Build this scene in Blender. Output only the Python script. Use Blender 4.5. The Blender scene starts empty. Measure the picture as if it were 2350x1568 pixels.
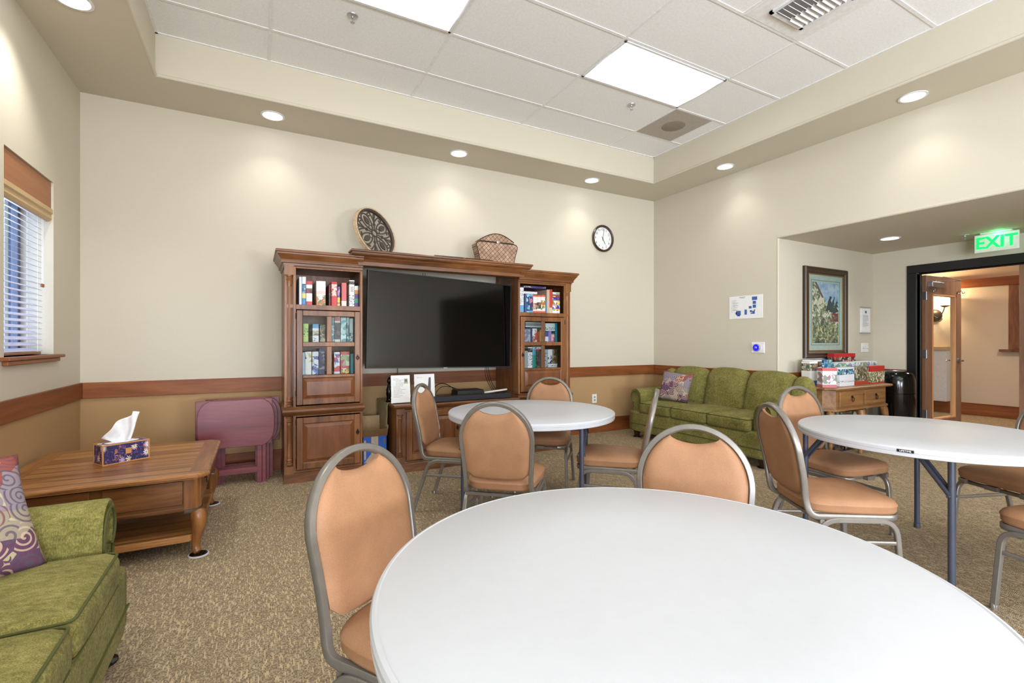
import bpy, bmesh, math, random
from mathutils import Vector, Matrix
R = math.radians
C = bpy.context.scene.collection
SC = bpy.context.scene

# ------------------------------------------------------------------ camera, world, exposure
cam_d = bpy.data.cameras.new('camera'); cam = bpy.data.objects.new('camera', cam_d); C.objects.link(cam)
cam.location = (0, 0, 1.225); cam.rotation_euler = (R(90), 0, R(-28.414))
cam_d.sensor_width = 36; cam_d.lens = 36 * 1085 / 2350; cam_d.clip_start = 0.02
SC.camera = cam
SC.view_settings.view_transform = 'Standard'; SC.view_settings.look = 'None'
SC.view_settings.gamma = 1; SC.view_settings.exposure = 0.82
W = bpy.data.worlds.new('world'); SC.world = W; W.use_nodes = True
W.node_tree.nodes['Background'].inputs[0].default_value = (0.50, 0.66, 1.0, 1)
W.node_tree.nodes['Background'].inputs[1].default_value = 1.3

XL_ = -1.264
def area(name, loc, rot, sx, sy, power, col=(1, 1, 1)):
    d = bpy.data.lights.new(name, 'AREA'); d.shape = 'RECTANGLE'; d.size = sx; d.size_y = sy
    d.energy = power; d.color = col
    o = bpy.data.objects.new(name, d); o.location = loc; o.rotation_euler = rot; C.objects.link(o); return o
# daylight through the rear and left windows, plus an added fill lamp
area('daylight_rear_window_left', (.1, -5.93, 1.4), (R(108), 0, 0), 2.0, 2.0, 225, (0.80, 0.88, 1))
area('daylight_rear_window_right', (3.9, -5.93, 1.4), (R(108), 0, 0), 2.0, 2.0, 225, (0.80, 0.88, 1))
area('daylight_fill_left', (XL_ + .03, -3.0, 1.25), (R(90), 0, R(-90)), 2.6, 2.1, 230, (0.76, 0.86, 1))  # added cool fill lamp on the solid left wall, no doors built there
area('daylight_left_window', (-1.47, 4.12, 1.65), (R(90), 0, R(-90)), 0.7, 1.0, 4, (0.66, 0.79, 1))

# ------------------------------------------------------------------ materials
def lin(c): return tuple(((v / 255) / 12.92 if v / 255 <= 0.04045 else ((v / 255 + 0.055) / 1.055) ** 2.4) for v in c)
class NT:
    def __init__(s, name):
        s.m = bpy.data.materials.new(name); s.m.use_nodes = True; s.t = s.m.node_tree
        s.b = s.t.nodes['Principled BSDF']
    def n(s, typ, **kw):
        nd = s.t.nodes.new(typ)
        for k, v in kw.items():
            if k.startswith('i_'):
                key = k[2:]; key = int(key) if key.isdigit() else key.replace('_', ' ')
                nd.inputs[key].default_value = v
            else: setattr(nd, k, v)
        return nd
    def l(s, a, b): s.t.links.new(a, b)
    def coord(s, kind='Object', scale=(1, 1, 1), rot=(0, 0, 0)):
        tc = s.n('ShaderNodeTexCoord'); mp = s.n('ShaderNodeMapping'); mp.inputs['Scale'].default_value = scale
        mp.inputs['Rotation'].default_value = rot
        s.l(tc.outputs[kind], mp.inputs[0]); return mp.outputs[0]
    def noise(s, v, scale, detail=3, rough=.5, dist=0):
        n = s.n('ShaderNodeTexNoise'); s.l(v, n.inputs['Vector']); n.inputs['Scale'].default_value = scale
        n.inputs['Detail'].default_value = detail; n.inputs['Roughness'].default_value = rough; n.inputs['Distortion'].default_value = dist
        return n.outputs['Fac']
    def ramp(s, fac, stops, interp='LINEAR'):
        r = s.n('ShaderNodeValToRGB'); r.color_ramp.interpolation = interp; s.l(fac, r.inputs[0])
        el = r.color_ramp.elements
        while len(el) < len(stops): el.new(0.5)
        for e, (p, c) in zip(el, stops):
            e.position = p; e.color = (*c, 1) if len(c) == 3 else c
        return r.outputs[0]
    def math(s, op, a, b=None, c=None):
        n = s.n('ShaderNodeMath', operation=op)
        for i, x in enumerate((a, b, c)):
            if x is None: continue
            if isinstance(x, (int, float)): n.inputs[i].default_value = x
            else: s.l(x, n.inputs[i])
        return n.outputs[0]
    def mix(s, fac, a, b, blend='MIX'):
        n = s.n('ShaderNodeMix', data_type='RGBA', blend_type=blend)
        for sock, x in ((n.inputs[0], fac), (n.inputs[6], a), (n.inputs[7], b)):
            if isinstance(x, (int, float)): sock.default_value = x
            elif isinstance(x, tuple): sock.default_value = (*x, 1) if len(x) == 3 else x
            else: s.l(x, sock)
        return n.outputs[2]
    def xyz(s, v):
        n = s.n('ShaderNodeSeparateXYZ'); s.l(v, n.inputs[0]); return n.outputs
    def bump(s, h, strength=.2, dist=.002):
        n = s.n('ShaderNodeBump'); n.inputs['Strength'].default_value = strength; n.inputs['Distance'].default_value = dist
        s.l(h, n.inputs['Height']); s.l(n.outputs[0], s.b.inputs['Normal'])
    def base(s, c):
        if isinstance(c, tuple): s.b.inputs['Base Color'].default_value = (*c, 1)
        else: s.l(c, s.b.inputs['Base Color'])
    def set(s, rough=.5, metal=0, spec=.5):
        s.b.inputs['Roughness'].default_value = rough; s.b.inputs['Metallic'].default_value = metal
        s.b.inputs['Specular IOR Level'].default_value = spec

M = {}
def plain(name, rgb, rough=.5, metal=0, spec=.5, var=.06, nscale=30, bump=0, bscale=200, bdist=.001):
    k = NT(name); c = lin(rgb); v = k.coord()
    nz = k.noise(v, nscale)
    k.base(k.ramp(nz, [(.3, tuple(x * (1 - var) for x in c)), (.7, tuple(min(1, x * (1 + var)) for x in c))]))
    k.set(rough, metal, spec)
    if bump: k.bump(k.noise(v, bscale, 2), bump, bdist)
    M[name] = k.m; return k.m
def wood(name, dark, mid, light, axis='X', scale=9, rough=.35, stretch=.09, spec=.5, coat=0):
    k = NT(name); st = {'X': (stretch, 1, 1), 'Y': (1, stretch, 1), 'Z': (1, 1, stretch)}[axis]
    v = k.coord(scale=st)
    a = k.noise(v, scale, 6, .6, 1.2); b = k.noise(v, scale * 9, 3, .6)
    f = k.math('ADD', k.math('MULTIPLY', a, .75), k.math('MULTIPLY', b, .25))
    k.base(k.ramp(f, [(.33, lin(dark)), (.5, lin(mid)), (.68, lin(light))]))
    k.set(rough, 0, spec); k.bump(b, .08, .001)
    if coat: k.b.inputs['Coat Weight'].default_value = coat; k.b.inputs['Coat Roughness'].default_value = .2
    M[name] = k.m; return k.m
def emit(name, rgb, strength):
    k = NT(name); k.base(lin(rgb)); k.b.inputs['Emission Color'].default_value = (*lin(rgb), 1)
    k.b.inputs['Emission Strength'].default_value = strength; M[name] = k.m; return k.m

CREAM, TAN = (205, 197, 178), (180, 146, 104)
def wallmat(name, top, bot, zsplit=.82):
    k = NT(name); v = k.coord(); z = k.xyz(v)[2]
    f = k.math('GREATER_THAN', z, zsplit)
    k.base(k.mix(f, lin(bot), lin(top))); k.set(.75, 0, .25)
    k.bump(k.noise(v, 130, 3), .25, .002); M[name] = k.m
wallmat('wall_paint', CREAM, TAN)
wallmat('cream_paint', CREAM, CREAM)
wallmat('hall_paint', (206, 188, 162), (206, 188, 162))
wallmat('hall_ceiling_warm_lit', (176, 112, 50), (176, 112, 50))  # orange of the warm lamplight is put into this ceiling colour
wood('side_oak', (96, 62, 30), (142, 100, 58), (170, 126, 78), 'X', 10, .4)
def carpet():
    k = NT('carpet'); v = k.coord(); x, y, z = k.xyz(v)
    cx, cy = .0046, .0060
    ix = k.math('FLOOR', k.math('DIVIDE', x, cx)); wob = k.n('ShaderNodeTexWhiteNoise', noise_dimensions='1D'); k.l(ix, wob.inputs['W'])
    yy = k.math('ADD', k.math('DIVIDE', y, cy), k.math('MULTIPLY', wob.outputs['Value'], 3.7))
    iy = k.math('FLOOR', yy)
    cb = k.n('ShaderNodeCombineXYZ'); k.l(ix, cb.inputs[0]); k.l(iy, cb.inputs[1])
    wn = k.n('ShaderNodeTexWhiteNoise', noise_dimensions='2D'); k.l(cb.outputs[0], wn.inputs['Vector'])
    fx = k.math('FRACT', k.math('DIVIDE', x, cx)); fy = k.math('FRACT', yy)
    dx = k.math('SUBTRACT', fx, .5); dy = k.math('SUBTRACT', fy, .5)
    r2 = k.math('ADD', k.math('MULTIPLY', dx, dx), k.math('MULTIPLY', dy, dy))
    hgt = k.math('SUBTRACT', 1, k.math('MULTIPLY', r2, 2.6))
    # a light yarn shows in long dashes: the same column keeps it for some loops
    cb2 = k.n('ShaderNodeCombineXYZ'); k.l(ix, cb2.inputs[0]); k.l(k.math('FLOOR', k.math('DIVIDE', yy, 4.0)), cb2.inputs[1])
    wn2 = k.n('ShaderNodeTexWhiteNoise', noise_dimensions='2D'); k.l(cb2.outputs[0], wn2.inputs['Vector'])
    col = k.ramp(wn.outputs['Value'], [(0, lin((130, 114, 92))), (.35, lin((160, 142, 116))), (.7, lin((192, 173, 142))), (1, lin((212, 192, 158)))])
    col = k.mix(k.math('MULTIPLY', k.math('GREATER_THAN', wn2.outputs['Value'], .88), .9), col, lin((232, 210, 168)))
    big = k.noise(v, 9, 3); col = k.mix(k.math('MULTIPLY', big, .35), col, lin((140, 116, 88)))
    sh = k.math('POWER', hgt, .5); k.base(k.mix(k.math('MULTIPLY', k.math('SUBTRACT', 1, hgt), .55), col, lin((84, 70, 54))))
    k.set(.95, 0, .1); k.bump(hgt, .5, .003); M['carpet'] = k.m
carpet()
def tile():
    k = NT('ceiling_tile'); v = k.coord()
    a = k.noise(v, 210, 2, .6); b = k.noise(v, 60, 2)
    sp = k.math('MULTIPLY', k.math('GREATER_THAN', a, .67), .6)
    k.base(k.mix(sp, k.ramp(b, [(.3, lin((240, 240, 238))), (.7, lin((248, 248, 247)))]), lin((140, 134, 126)))); k.set(.9, 0, .1)
    k.bump(a, .35, .003); M['ceiling_tile'] = k.m
tile()
plain('white_metal', (226, 226, 226), .4)
plain('white_plastic', (228, 228, 230), .35, bump=.05, bscale=500)
plain('grid_white', (236, 235, 233), .5)
plain('speaker_grille', (176, 168, 158), .6)
wood('trim_wood', (104, 56, 26), (134, 76, 38), (158, 98, 54), 'X', 5, .45, spec=.35)
wood('trim_wood_y', (104, 56, 26), (134, 76, 38), (158, 98, 54), 'Y', 5, .45, spec=.35)
wood('trim_wood_z', (110, 64, 36), (146, 92, 54), (170, 116, 74), 'Z', 5, .38)
wood('valance_wood', (132, 80, 44), (158, 100, 60), (176, 118, 76), 'Y', 3, .45)
wood('cherry', (74, 42, 18), (118, 72, 34), (152, 100, 54), 'Z', 5, .36, .15, coat=.06)
wood('cherry_x', (66, 38, 18), (112, 68, 34), (150, 98, 54), 'X', 5, .36, .15, coat=.06)
wood('cherry_dark', (34, 16, 8), (48, 24, 12), (64, 34, 18), 'Z', 5, .4)
wood('cherry_panel', (84, 46, 24), (116, 68, 36), (138, 84, 46), 'Z', 4, .34, .2, coat=.1)
def planks(name, dark, mid, light, axis, pitch, off=0.0, rough=.32):
    """long boards with dark seams; axis = the grain"""
    k = NT(name); st = (.07, 1, 1) if axis == 'X' else (1, .07, 1)
    v0 = k.coord(); v = k.coord(scale=st); c = k.xyz(v0)[1 if axis == 'X' else 0]
    u = k.math('ADD', k.math('DIVIDE', c, pitch), off); iu = k.math('FLOOR', u); fu = k.math('FRACT', u)
    wn = k.n('ShaderNodeTexWhiteNoise', noise_dimensions='1D'); k.l(iu, wn.inputs['W'])
    a = k.noise(v, 16, 6, .6, 1.3); b = k.noise(v, 130, 3, .6)
    f = k.math('ADD', k.math('ADD', k.math('MULTIPLY', a, .6), k.math('MULTIPLY', b, .4)), k.math('MULTIPLY', k.math('SUBTRACT', wn.outputs['Value'], .5), .12))
    col = k.ramp(f, [(.34, lin(dark)), (.5, lin(mid)), (.66, lin(light))])
    seam = k.math('MULTIPLY', k.math('SUBTRACT', 1, k.math('MINIMUM', 1, k.math('MULTIPLY', k.math('MINIMUM', fu, k.math('SUBTRACT', 1, fu)), 11))), .95)
    k.base(k.mix(seam, col, lin(tuple(x * .45 for x in dark)))); k.set(rough, 0, .5)
    k.bump(k.math('SUBTRACT', b, k.math('MULTIPLY', seam, 2)), .15, .001); M[name] = k.m
planks('oak_planks', (112, 68, 32), (154, 104, 58), (184, 134, 80), 'X', .115)
wood('oak', (72, 42, 18), (112, 70, 34), (142, 96, 52), 'X', 10, .35)
wood('oak_y', (90, 54, 24), (136, 88, 46), (162, 112, 64), 'Y', 10, .33)
wood('oak_z', (80, 46, 20), (122, 76, 38), (152, 102, 56), 'Z', 8, .33)
wood('door_wood', (104, 72, 52), (132, 96, 74), (152, 114, 90), 'Z', 5, .4)
wood('door_wood_light', (176, 116, 66), (204, 146, 92), (222, 168, 112), 'Z', 4, .4)
wood('mahogany', (92, 38, 46), (118, 54, 62), (138, 68, 74), 'X', 5, .36, coat=.4)
plain('black_paint', (20, 20, 22), .35)
plain('black_gloss', (10, 10, 11), .12)
plain('black_plastic', (24, 25, 28), .45)
plain('glass_black', (4, 4, 5), .08, spec=.38, var=0)
plain('chair_metal', (134, 129, 122), .34, .55, bump=.04, bscale=600)
plain('dark_bronze', (52, 42, 34), .4, .7)
plain('steel', (190, 190, 192), .3, .9)
plain('satin_nickel', (176, 172, 166), .25, .9)
plain('table_white', (197, 199, 203), .42, bump=.12, bscale=420, bdist=.0006, var=.01)
plain('table_leg', (72, 76, 90), .38, .3)
def vinyl(name, rgb):
    k = NT(name); v = k.coord(); c = lin(rgb)
    a = k.noise(v, 420, 2); b = k.noise(v, 12, 2)
    k.base(k.ramp(k.math('ADD', k.math('MULTIPLY', a, .6), k.math('MULTIPLY', b, .4)), [(.38, tuple(x * .86 for x in c)), (.62, tuple(min(1, x * 1.1) for x in c))]))
    k.set(.55, 0, .35); k.bump(a, .25, .0008); M[name] = k.m
vinyl('tan_upholstery', (163, 120, 87))
def chenille():
    k = NT('green_chenille'); v = k.coord(scale=(1, 1, .35)); v2 = k.coord(scale=(1, .5, 1))
    a = k.noise(v, 300, 3, .7); b = k.noise(v2, 60, 3, .6); d = k.noise(v2, 7, 2)
    f = k.math('ADD', k.math('ADD', k.math('MULTIPLY', a, .5), k.math('MULTIPLY', b, .3)), k.math('MULTIPLY', d, .2))
    k.base(k.ramp(f, [(.36, lin((80, 77, 36))), (.5, lin((122, 116, 62))), (.64, lin((160, 152, 94)))]))
    k.set(.9, 0, .12); k.b.inputs['Sheen Weight'].default_value = .04; k.bump(a, .5, .002); M['green_chenille'] = k.m
chenille()
plain('green_piping', (78, 80, 34), .9)
def pillowmat():
    k = NT('swirl_tapestry'); v = k.coord('Object')
    ns = k.noise(v, 5, 3); mv = k.n('ShaderNodeMixRGB'); 
    vor = k.n('ShaderNodeTexVoronoi', feature='F1'); vor.inputs['Scale'].default_value = 14; k.l(v, vor.inputs['Vector'])
    patch = k.n('ShaderNodeTexVoronoi', feature='F1', distance='CHEBYCHEV'); patch.inputs['Scale'].default_value = 5.5; k.l(v, patch.inputs['Vector'])
    pc = k.xyz(patch.outputs['Color'])[0]
    bg = k.ramp(pc, [(0, lin((150, 138, 146))), (.3, lin((168, 154, 132))), (.52, lin((150, 74, 64))), (.66, lin((98, 56, 88))), (.78, lin((170, 158, 138))), (.9, lin((140, 130, 146)))], 'CONSTANT')
    # spirals: distance rings bent by the angle round each cell's centre
    sub = k.n('ShaderNodeVectorMath', operation='SUBTRACT'); k.l(v, sub.inputs[0]); k.l(vor.outputs['Position'], sub.inputs[1])
    sx, sy, sz = k.xyz(sub.outputs[0]); ang = k.math('ARCTAN2', sz, sx)
    ph = k.math('ADD', k.math('MULTIPLY', vor.outputs['Distance'], 26), ang)
    sw = k.math('GREATER_THAN', k.math('SINE', ph), .45)
    lc = k.ramp(k.xyz(vor.outputs['Color'])[1], [(0, lin((214, 186, 158))), (.45, lin((82, 74, 96))), (.7, lin((206, 196, 150))), (.85, lin((120, 62, 66)))], 'CONSTANT')
    col = k.mix(k.math('MULTIPLY', sw, .8), bg, lc)
    col = k.mix(k.math('MULTIPLY', k.noise(v, 90, 2), .35), col, lin((120, 108, 110)))
    k.base(col); k.set(.8, 0, .2); k.bump(k.noise(v, 400, 2), .3, .001); M['swirl_tapestry'] = k.m
pillowmat()
plain('paper', (236, 236, 234), .7, var=.02)
plain('paper_grey', (196, 196, 198), .7)
plain('ink', (90, 84, 92), .7)
plain('ink_blue', (64, 96, 164), .6)
plain('ink_red', (176, 70, 60), .6)
plain('cardboard', (178, 148, 108), .8, bump=.1)
plain('cardboard_dark', (120, 88, 54), .8)
plain('box_blue', (16, 84, 176), .5)
plain('tape', (176, 150, 124), .35)
plain('tape_text', (120, 160, 180), .5)
plain('cloth_gold', (168, 158, 116), .7, var=.15, nscale=12)
plain('plate_white', (234, 234, 232), .4)
plain('socket_grey', (150, 150, 150), .5)
plain('mat_green', (176, 190, 178), .7)
plain('frame_dark', (58, 40, 26), .35)
plain('frame_gold', (140, 112, 66), .35, .5)
plain('iron_dark', (76, 66, 58), .5, .3)
plain('iron_worn', (196, 172, 138), .6, .1, var=.3, nscale=60)
plain('leaf', (34, 52, 26), .5)
plain('blind_slat', (214, 206, 216), .45)
plain('valance_moulding', (196, 166, 120), .45)
plain('window_frame_grey', (92, 100, 118), .5)
plain('siding', (196, 202, 226), .7)
plain('soap', (240, 240, 244), .7)
plain('orange_edge', (210, 152, 92), .5)
def glassmat(name, rgb=(1, 1, 1), rough=0.0, alpha=.0):
    k = NT(name); g = k.n('ShaderNodeBsdfGlossy'); g.inputs['Roughness'].default_value = .02
    t = k.n('ShaderNodeBsdfTransparent'); t.inputs[0].default_value = (*rgb, 1)
    fr = k.n('ShaderNodeFresnel'); fr.inputs[0].default_value = 1.45
    mx = k.n('ShaderNodeMixShader'); geo = k.n('ShaderNodeNewGeometry'); k.l(k.math('MULTIPLY', fr.outputs[0], k.math('SUBTRACT', 1, geo.outputs['Backfacing'])), mx.inputs[0]); k.l(t.outputs[0], mx.inputs[1]); k.l(g.outputs[0], mx.inputs[2])
    k.l(mx.outputs[0], k.t.nodes['Material Output'].inputs[0]); M[name] = k.m
glassmat('clear_glass', (.94, .96, .96))
emit('diffuser', (255, 255, 255), 3.0)
emit('downlight_lens', (245, 248, 255), 7)
emit('exit_green', (8, 225, 90), .9)
emit('blue_screen', (24, 12, 190), 1.0)
emit('blue_digits', (120, 150, 255), 1.6)
emit('sconce_glass', (255, 226, 176), 2.6)
plain('exit_white', (232, 240, 226), .4)

def printmat(name, base, bands, seed=0, scale=26):
    """printed carton: bands (z0, z1, colour or list of colours for artwork), z from 0 at the foot to 1 at the top"""
    k = NT(name); tc = k.n('ShaderNodeTexCoord'); z = k.xyz(tc.outputs['Generated'])[2]
    col = k.mix(0.0, lin(base), lin(base))
    mp = k.n('ShaderNodeMapping'); mp.inputs['Location'].default_value = (seed * 1.7, seed * .9, seed * 2.3); k.l(tc.outputs['Object'], mp.inputs[0])
    for z0, z1, c in bands:
        f = k.math('MULTIPLY', k.math('GREATER_THAN', z, z0), k.math('LESS_THAN', z, z1))
        if isinstance(c, list):
            vo = k.n('ShaderNodeTexVoronoi', feature='F1'); vo.inputs['Scale'].default_value = scale; k.l(mp.outputs[0], vo.inputs['Vector'])
            nz = k.noise(mp.outputs[0], scale * 1.6, 4, .7, .8)
            g = k.math('ADD', k.math('MULTIPLY', k.xyz(vo.outputs['Color'])[0], .55), k.math('MULTIPLY', nz, .45))
            n = len(c); st = [(.18 + .6 * i / n, lin(q)) for i, q in enumerate(c)]
            cc = k.ramp(g, st, 'CONSTANT')
        elif c == 'text':
            v = k.n('ShaderNodeMapping'); v.inputs['Scale'].default_value = (60, 60, 160); k.l(mp.outputs[0], v.inputs[0])
            cc = k.mix(k.math('GREATER_THAN', k.noise(v.outputs[0], 1.2, 1), .56), lin(base), lin((40, 40, 60)))
        else: cc = lin(c)
        col = k.mix(f, col, cc)
    k.base(col); k.set(.35, 0, .5); M[name] = k.m; return k.m
FOOD = [(200, 60, 40), (236, 210, 120), (90, 120, 50), (240, 236, 224), (180, 110, 60)]
TOYS = [(220, 60, 50), (250, 210, 60), (60, 130, 200), (240, 240, 240), (60, 150, 90)]
COT = [(54, 74, 40), (110, 96, 70), (160, 130, 110), (70, 100, 90), (200, 190, 160)]
SEA = [(40, 100, 150), (110, 170, 200), (210, 226, 230), (70, 130, 120), (30, 60, 100)]
XMAS = [(60, 20, 24), (30, 30, 44), (150, 40, 40), (190, 170, 150), (60, 70, 50)]
DARK = [(40, 34, 30), (90, 70, 50), (30, 40, 60), (140, 120, 90), (20, 24, 30)]

# ------------------------------------------------------------------ mesh helpers
class MB:
    def __init__(s): s.b = bmesh.new()
    def box(s, x0, x1, y0, y1, z0, z1, mx=None):
        P = [(x, y, z) for z in (z0, z1) for y in (y0, y1) for x in (x0, x1)]
        if mx is not None: P = [mx @ Vector(p) for p in P]
        v = [s.b.verts.new(p) for p in P]
        for f in ((0, 2, 3, 1), (4, 5, 7, 6), (0, 1, 5, 4), (2, 6, 7, 3), (0, 4, 6, 2), (1, 3, 7, 5)):
            s.b.faces.new([v[i] for i in f])
        return s
    def cbox(s, c, d, mx=None):
        return s.box(c[0] - d[0] / 2, c[0] + d[0] / 2, c[1] - d[1] / 2, c[1] + d[1] / 2, c[2] - d[2] / 2, c[2] + d[2] / 2, mx)
    def rings(s, rings, cap=True, close=True):
        """skin a list of rings (equal length lists of points)"""
        vs = [[s.b.verts.new(p) for p in r] for r in rings]; n = len(vs[0])
        for a, b in zip(vs, vs[1:]):
            for i in range(n if close else n - 1):
                j = (i + 1) % n; s.b.faces.new((a[i], a[j], b[j], b[i]))
        if cap: s.b.faces.new(list(reversed(vs[0]))); s.b.faces.new(vs[-1])
        return s
    def rects(s, levels, axis='Z'):
        """levels (a0,a1,b0,b1,c): rectangles stacked along the axis"""
        out = []
        for a0, a1, b0, b1, c in levels:
            q = [(a0, b0), (a1, b0), (a1, b1), (a0, b1)]
            out.append([(a, b, c) if axis == 'Z' else ((a, c, b) if axis == 'Y' else (c, a, b)) for a, b in q])
        return s.rings(out)
    def lathe(s, prof, c=(0, 0, 0), n=24, axis='Z', cap=True):
        rr = []
        for r, h in prof:
            ring = []
            for i in range(n):
                t = 2 * math.pi * i / n; a, b = r * math.cos(t), r * math.sin(t)
                p = {'Z': (a, b, h), 'Y': (a, h, b), 'X': (h, a, b)}[axis]
                ring.append((p[0] + c[0], p[1] + c[1], p[2] + c[2]))
            rr.append(ring)
        return s.rings(rr, cap)
    def prism(s, poly, h0, h1, axis='Z'):
        f = {'Z': lambda a, b, h: (a, b, h), 'Y': lambda a, b, h: (a, h, b), 'X': lambda a, b, h: (h, a, b)}[axis]
        return s.rings([[f(a, b, h) for a, b in poly] for h in (h0, h1)])
    def sweep(s, pts, w, d=None, n=8, closed=False, scales=None, up=None, square=False):
        """tube along pts; section w (sideways) x d (along up)"""
        d = w if d is None else d; pts = [Vector(p) for p in pts]; N = len(pts); rings = []
        prev = None
        for i, p in enumerate(pts):
            if closed: t = (pts[(i + 1) % N] - pts[i - 1])
            else: t = pts[min(i + 1, N - 1)] - pts[max(i - 1, 0)]
            t.normalize()
            if up is not None: u = Vector(up) - t * t.dot(Vector(up))
            elif prev is None:
                a = Vector((0, 0, 1)) if abs(t.z) < .9 else Vector((0, 1, 0)); u = a - t * t.dot(a)
            else: u = prev - t * t.dot(prev)
            if u.length < 1e-6: u = prev
            u.normalize(); prev = u; sd = t.cross(u); k = scales[i] if scales else 1
            if square:
                q = [(.5, .36), (.5, -.36), (.36, -.5), (-.36, -.5), (-.5, -.36), (-.5, .36), (-.36, .5), (.36, .5)]
            else: q = [(.5 * math.cos(2 * math.pi * j / n), -.5 * math.sin(2 * math.pi * j / n)) for j in range(n)]
            rings.append([p + sd * (a * w * k) + u * (b * d * k) for a, b in q])
        if closed: rings.append(rings[0]); 
        if closed:
            vs = [[s.b.verts.new(q) for q in r] for r in rings[:-1]]; m = len(vs[0])
            for a in range(len(vs)):
                b2 = vs[(a + 1) % len(vs)]; a2 = vs[a]
                for i in range(m): j = (i + 1) % m; s.b.faces.new((a2[i], a2[j], b2[j], b2[i]))
            return s
        return s.rings(rings)
    def puffy(s, c, d, r=.04, puff=(0, 0, 0), n=10, mx=None):
        """soft rounded box with bulging faces"""
        hx = [v / 2 for v in d]; r = min(r, *[v * .98 for v in hx]); tmp = bmesh.new(); bmesh.ops.create_cube(tmp, size=2)
        bmesh.ops.subdivide_edges(tmp, edges=tmp.edges[:], cuts=n, use_grid_fill=True)
        mp = {}
        for v in tmp.verts:
            p = v.co; q = []
            for a in range(3):                                  # crowd the grid to the edges
                t = p[a]; q.append(math.copysign(abs(t) ** .7, t) * hx[a])
            inner = [max(-(hx[a] - r), min(hx[a] - r, q[a])) for a in range(3)]
            dv = Vector([q[a] - inner[a] for a in range(3)])
            res = Vector(inner) + (dv.normalized() * r if dv.length > 1e-9 else dv)
            k = [1 - (res[a] / hx[a]) ** 2 for a in range(3)]
            for a in range(3):
                o = [k[b] for b in range(3) if b != a]
                res[a] += puff[a] * max(0, o[0]) ** .6 * max(0, o[1]) ** .6 * (res[a] / hx[a])
            res += Vector(c)
            if mx is not None: res = mx @ res
            mp[v.index] = s.b.verts.new(res)
        for f in tmp.faces: s.b.faces.new([mp[v.index] for v in f.verts])
        tmp.free(); return s
    def move(s, mx):
        bmesh.ops.transform(s.b, matrix=mx, verts=s.b.verts[:]); return s
    def build(s, name, mat, parent=None, smooth=False, bevel=0, world=False, sub=0, angle=40):
        bmesh.ops.recalc_face_normals(s.b, faces=s.b.faces[:])
        me = bpy.data.meshes.new(name); s.b.to_mesh(me); s.b.free()
        if world and parent is not None:
            q = parent; off = Vector((0, 0, 0))
            while q is not None: off += q.location; q = q.parent
            me.transform(Matrix.Translation(-off))
        o = bpy.data.objects.new(name, me); C.objects.link(o)
        me.materials.append(M[mat] if isinstance(mat, str) else mat)
        if parent is not None: o.parent = parent
        if smooth:
            me.shade_smooth()
            if smooth != 'all': me.set_sharp_from_angle(angle=R(angle))
        if bevel:
            b = o.modifiers.new('bevel', 'BEVEL'); b.width = bevel; b.segments = 2; b.limit_method = 'ANGLE'; b.angle_limit = R(40)
        if sub:
            q = o.modifiers.new('subdivision', 'SUBSURF'); q.levels = sub; q.render_levels = sub
        return o
def thing(name, label, cat, loc=(0, 0, 0), rz=0, group=None, rot=None):
    o = bpy.data.objects.new(name, None); C.objects.link(o); o.location = loc
    o.rotation_euler = rot if rot else (0, 0, rz); o.empty_display_size = .1
    o['label'] = label; o['category'] = cat
    if group: o['group'] = group
    return o
def tag(o, label, cat, group=None):
    o['label'] = label; o['category'] = cat
    if group: o['group'] = group
    return o
def lab(o, t): o['label'] = t; return o
def st(o): o['kind'] = 'structure'; return o
def fillet(pts, r, n=6):
    pts = [Vector(p) for p in pts]; out = [pts[0]]
    for i in range(1, len(pts) - 1):
        a, b, c = pts[i - 1], pts[i], pts[i + 1]; u = (a - b); v = (c - b)
        rr = min(r, u.length * .49, v.length * .49); p0 = b + u.normalized() * rr; p1 = b + v.normalized() * rr
        for j in range(n + 1):
            t = j / n; out.append(p0 * (1 - t) ** 2 + b * 2 * t * (1 - t) + p1 * t * t)
    out.append(pts[-1]); return out
def text(body, size, mat, parent, mx, name='lettering', depth=.0006, align='CENTER', bold=0):
    cu = bpy.data.curves.new('t', 'FONT'); cu.body = body; cu.size = size; cu.extrude = depth; cu.offset = bold; cu.align_x = align; cu.align_y = 'CENTER'
    t = bpy.data.objects.new('t', cu); C.objects.link(t); bpy.context.view_layer.update()
    me = bpy.data.meshes.new_from_object(t.evaluated_get(bpy.context.evaluated_depsgraph_get()))
    bpy.data.objects.remove(t); bpy.data.curves.remove(cu)
    me.name = name; me.transform(mx); me.materials.clear(); me.materials.append(M[mat])
    o = bpy.data.objects.new(name, me); C.objects.link(o)
    if parent is not None: o.parent = parent
    return o
def TR(x=0, y=0, z=0, rx=0, ry=0, rz=0):
    return Matrix.Translation((x, y, z)) @ Matrix.Rotation(R(rz), 4, 'Z') @ Matrix.Rotation(R(ry), 4, 'Y') @ Matrix.Rotation(R(rx), 4, 'X')
def copy_tree(o, parent=None):
    c = o.copy(); C.objects.link(c); c.parent = parent
    for ch in list(o.children): copy_tree(ch, c)
    return c
# ------------------------------------------------------------------ the setting
XL, XR, YB, YF = -1.264, 5.09, 5.07, -6.0
XA, YA, ZA, YA0 = 7.129, 3.21, 2.372, -0.6      # alcove: far wall x, side wall y, ceiling, near end
SZ, CZ = 3.262, 3.60                            # soffit, tile ceiling
IX0, IX1, IY1, IY0 = -.683, 4.515, 4.50, -5.4   # inside edges of the soffit
XH = 10.5
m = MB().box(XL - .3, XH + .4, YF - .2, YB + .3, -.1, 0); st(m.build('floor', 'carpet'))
st(MB().box(XL - .25, XR + .2, YB, YB + .15, 0, CZ + .1).build('wall_back', 'wall_paint'))
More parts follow.
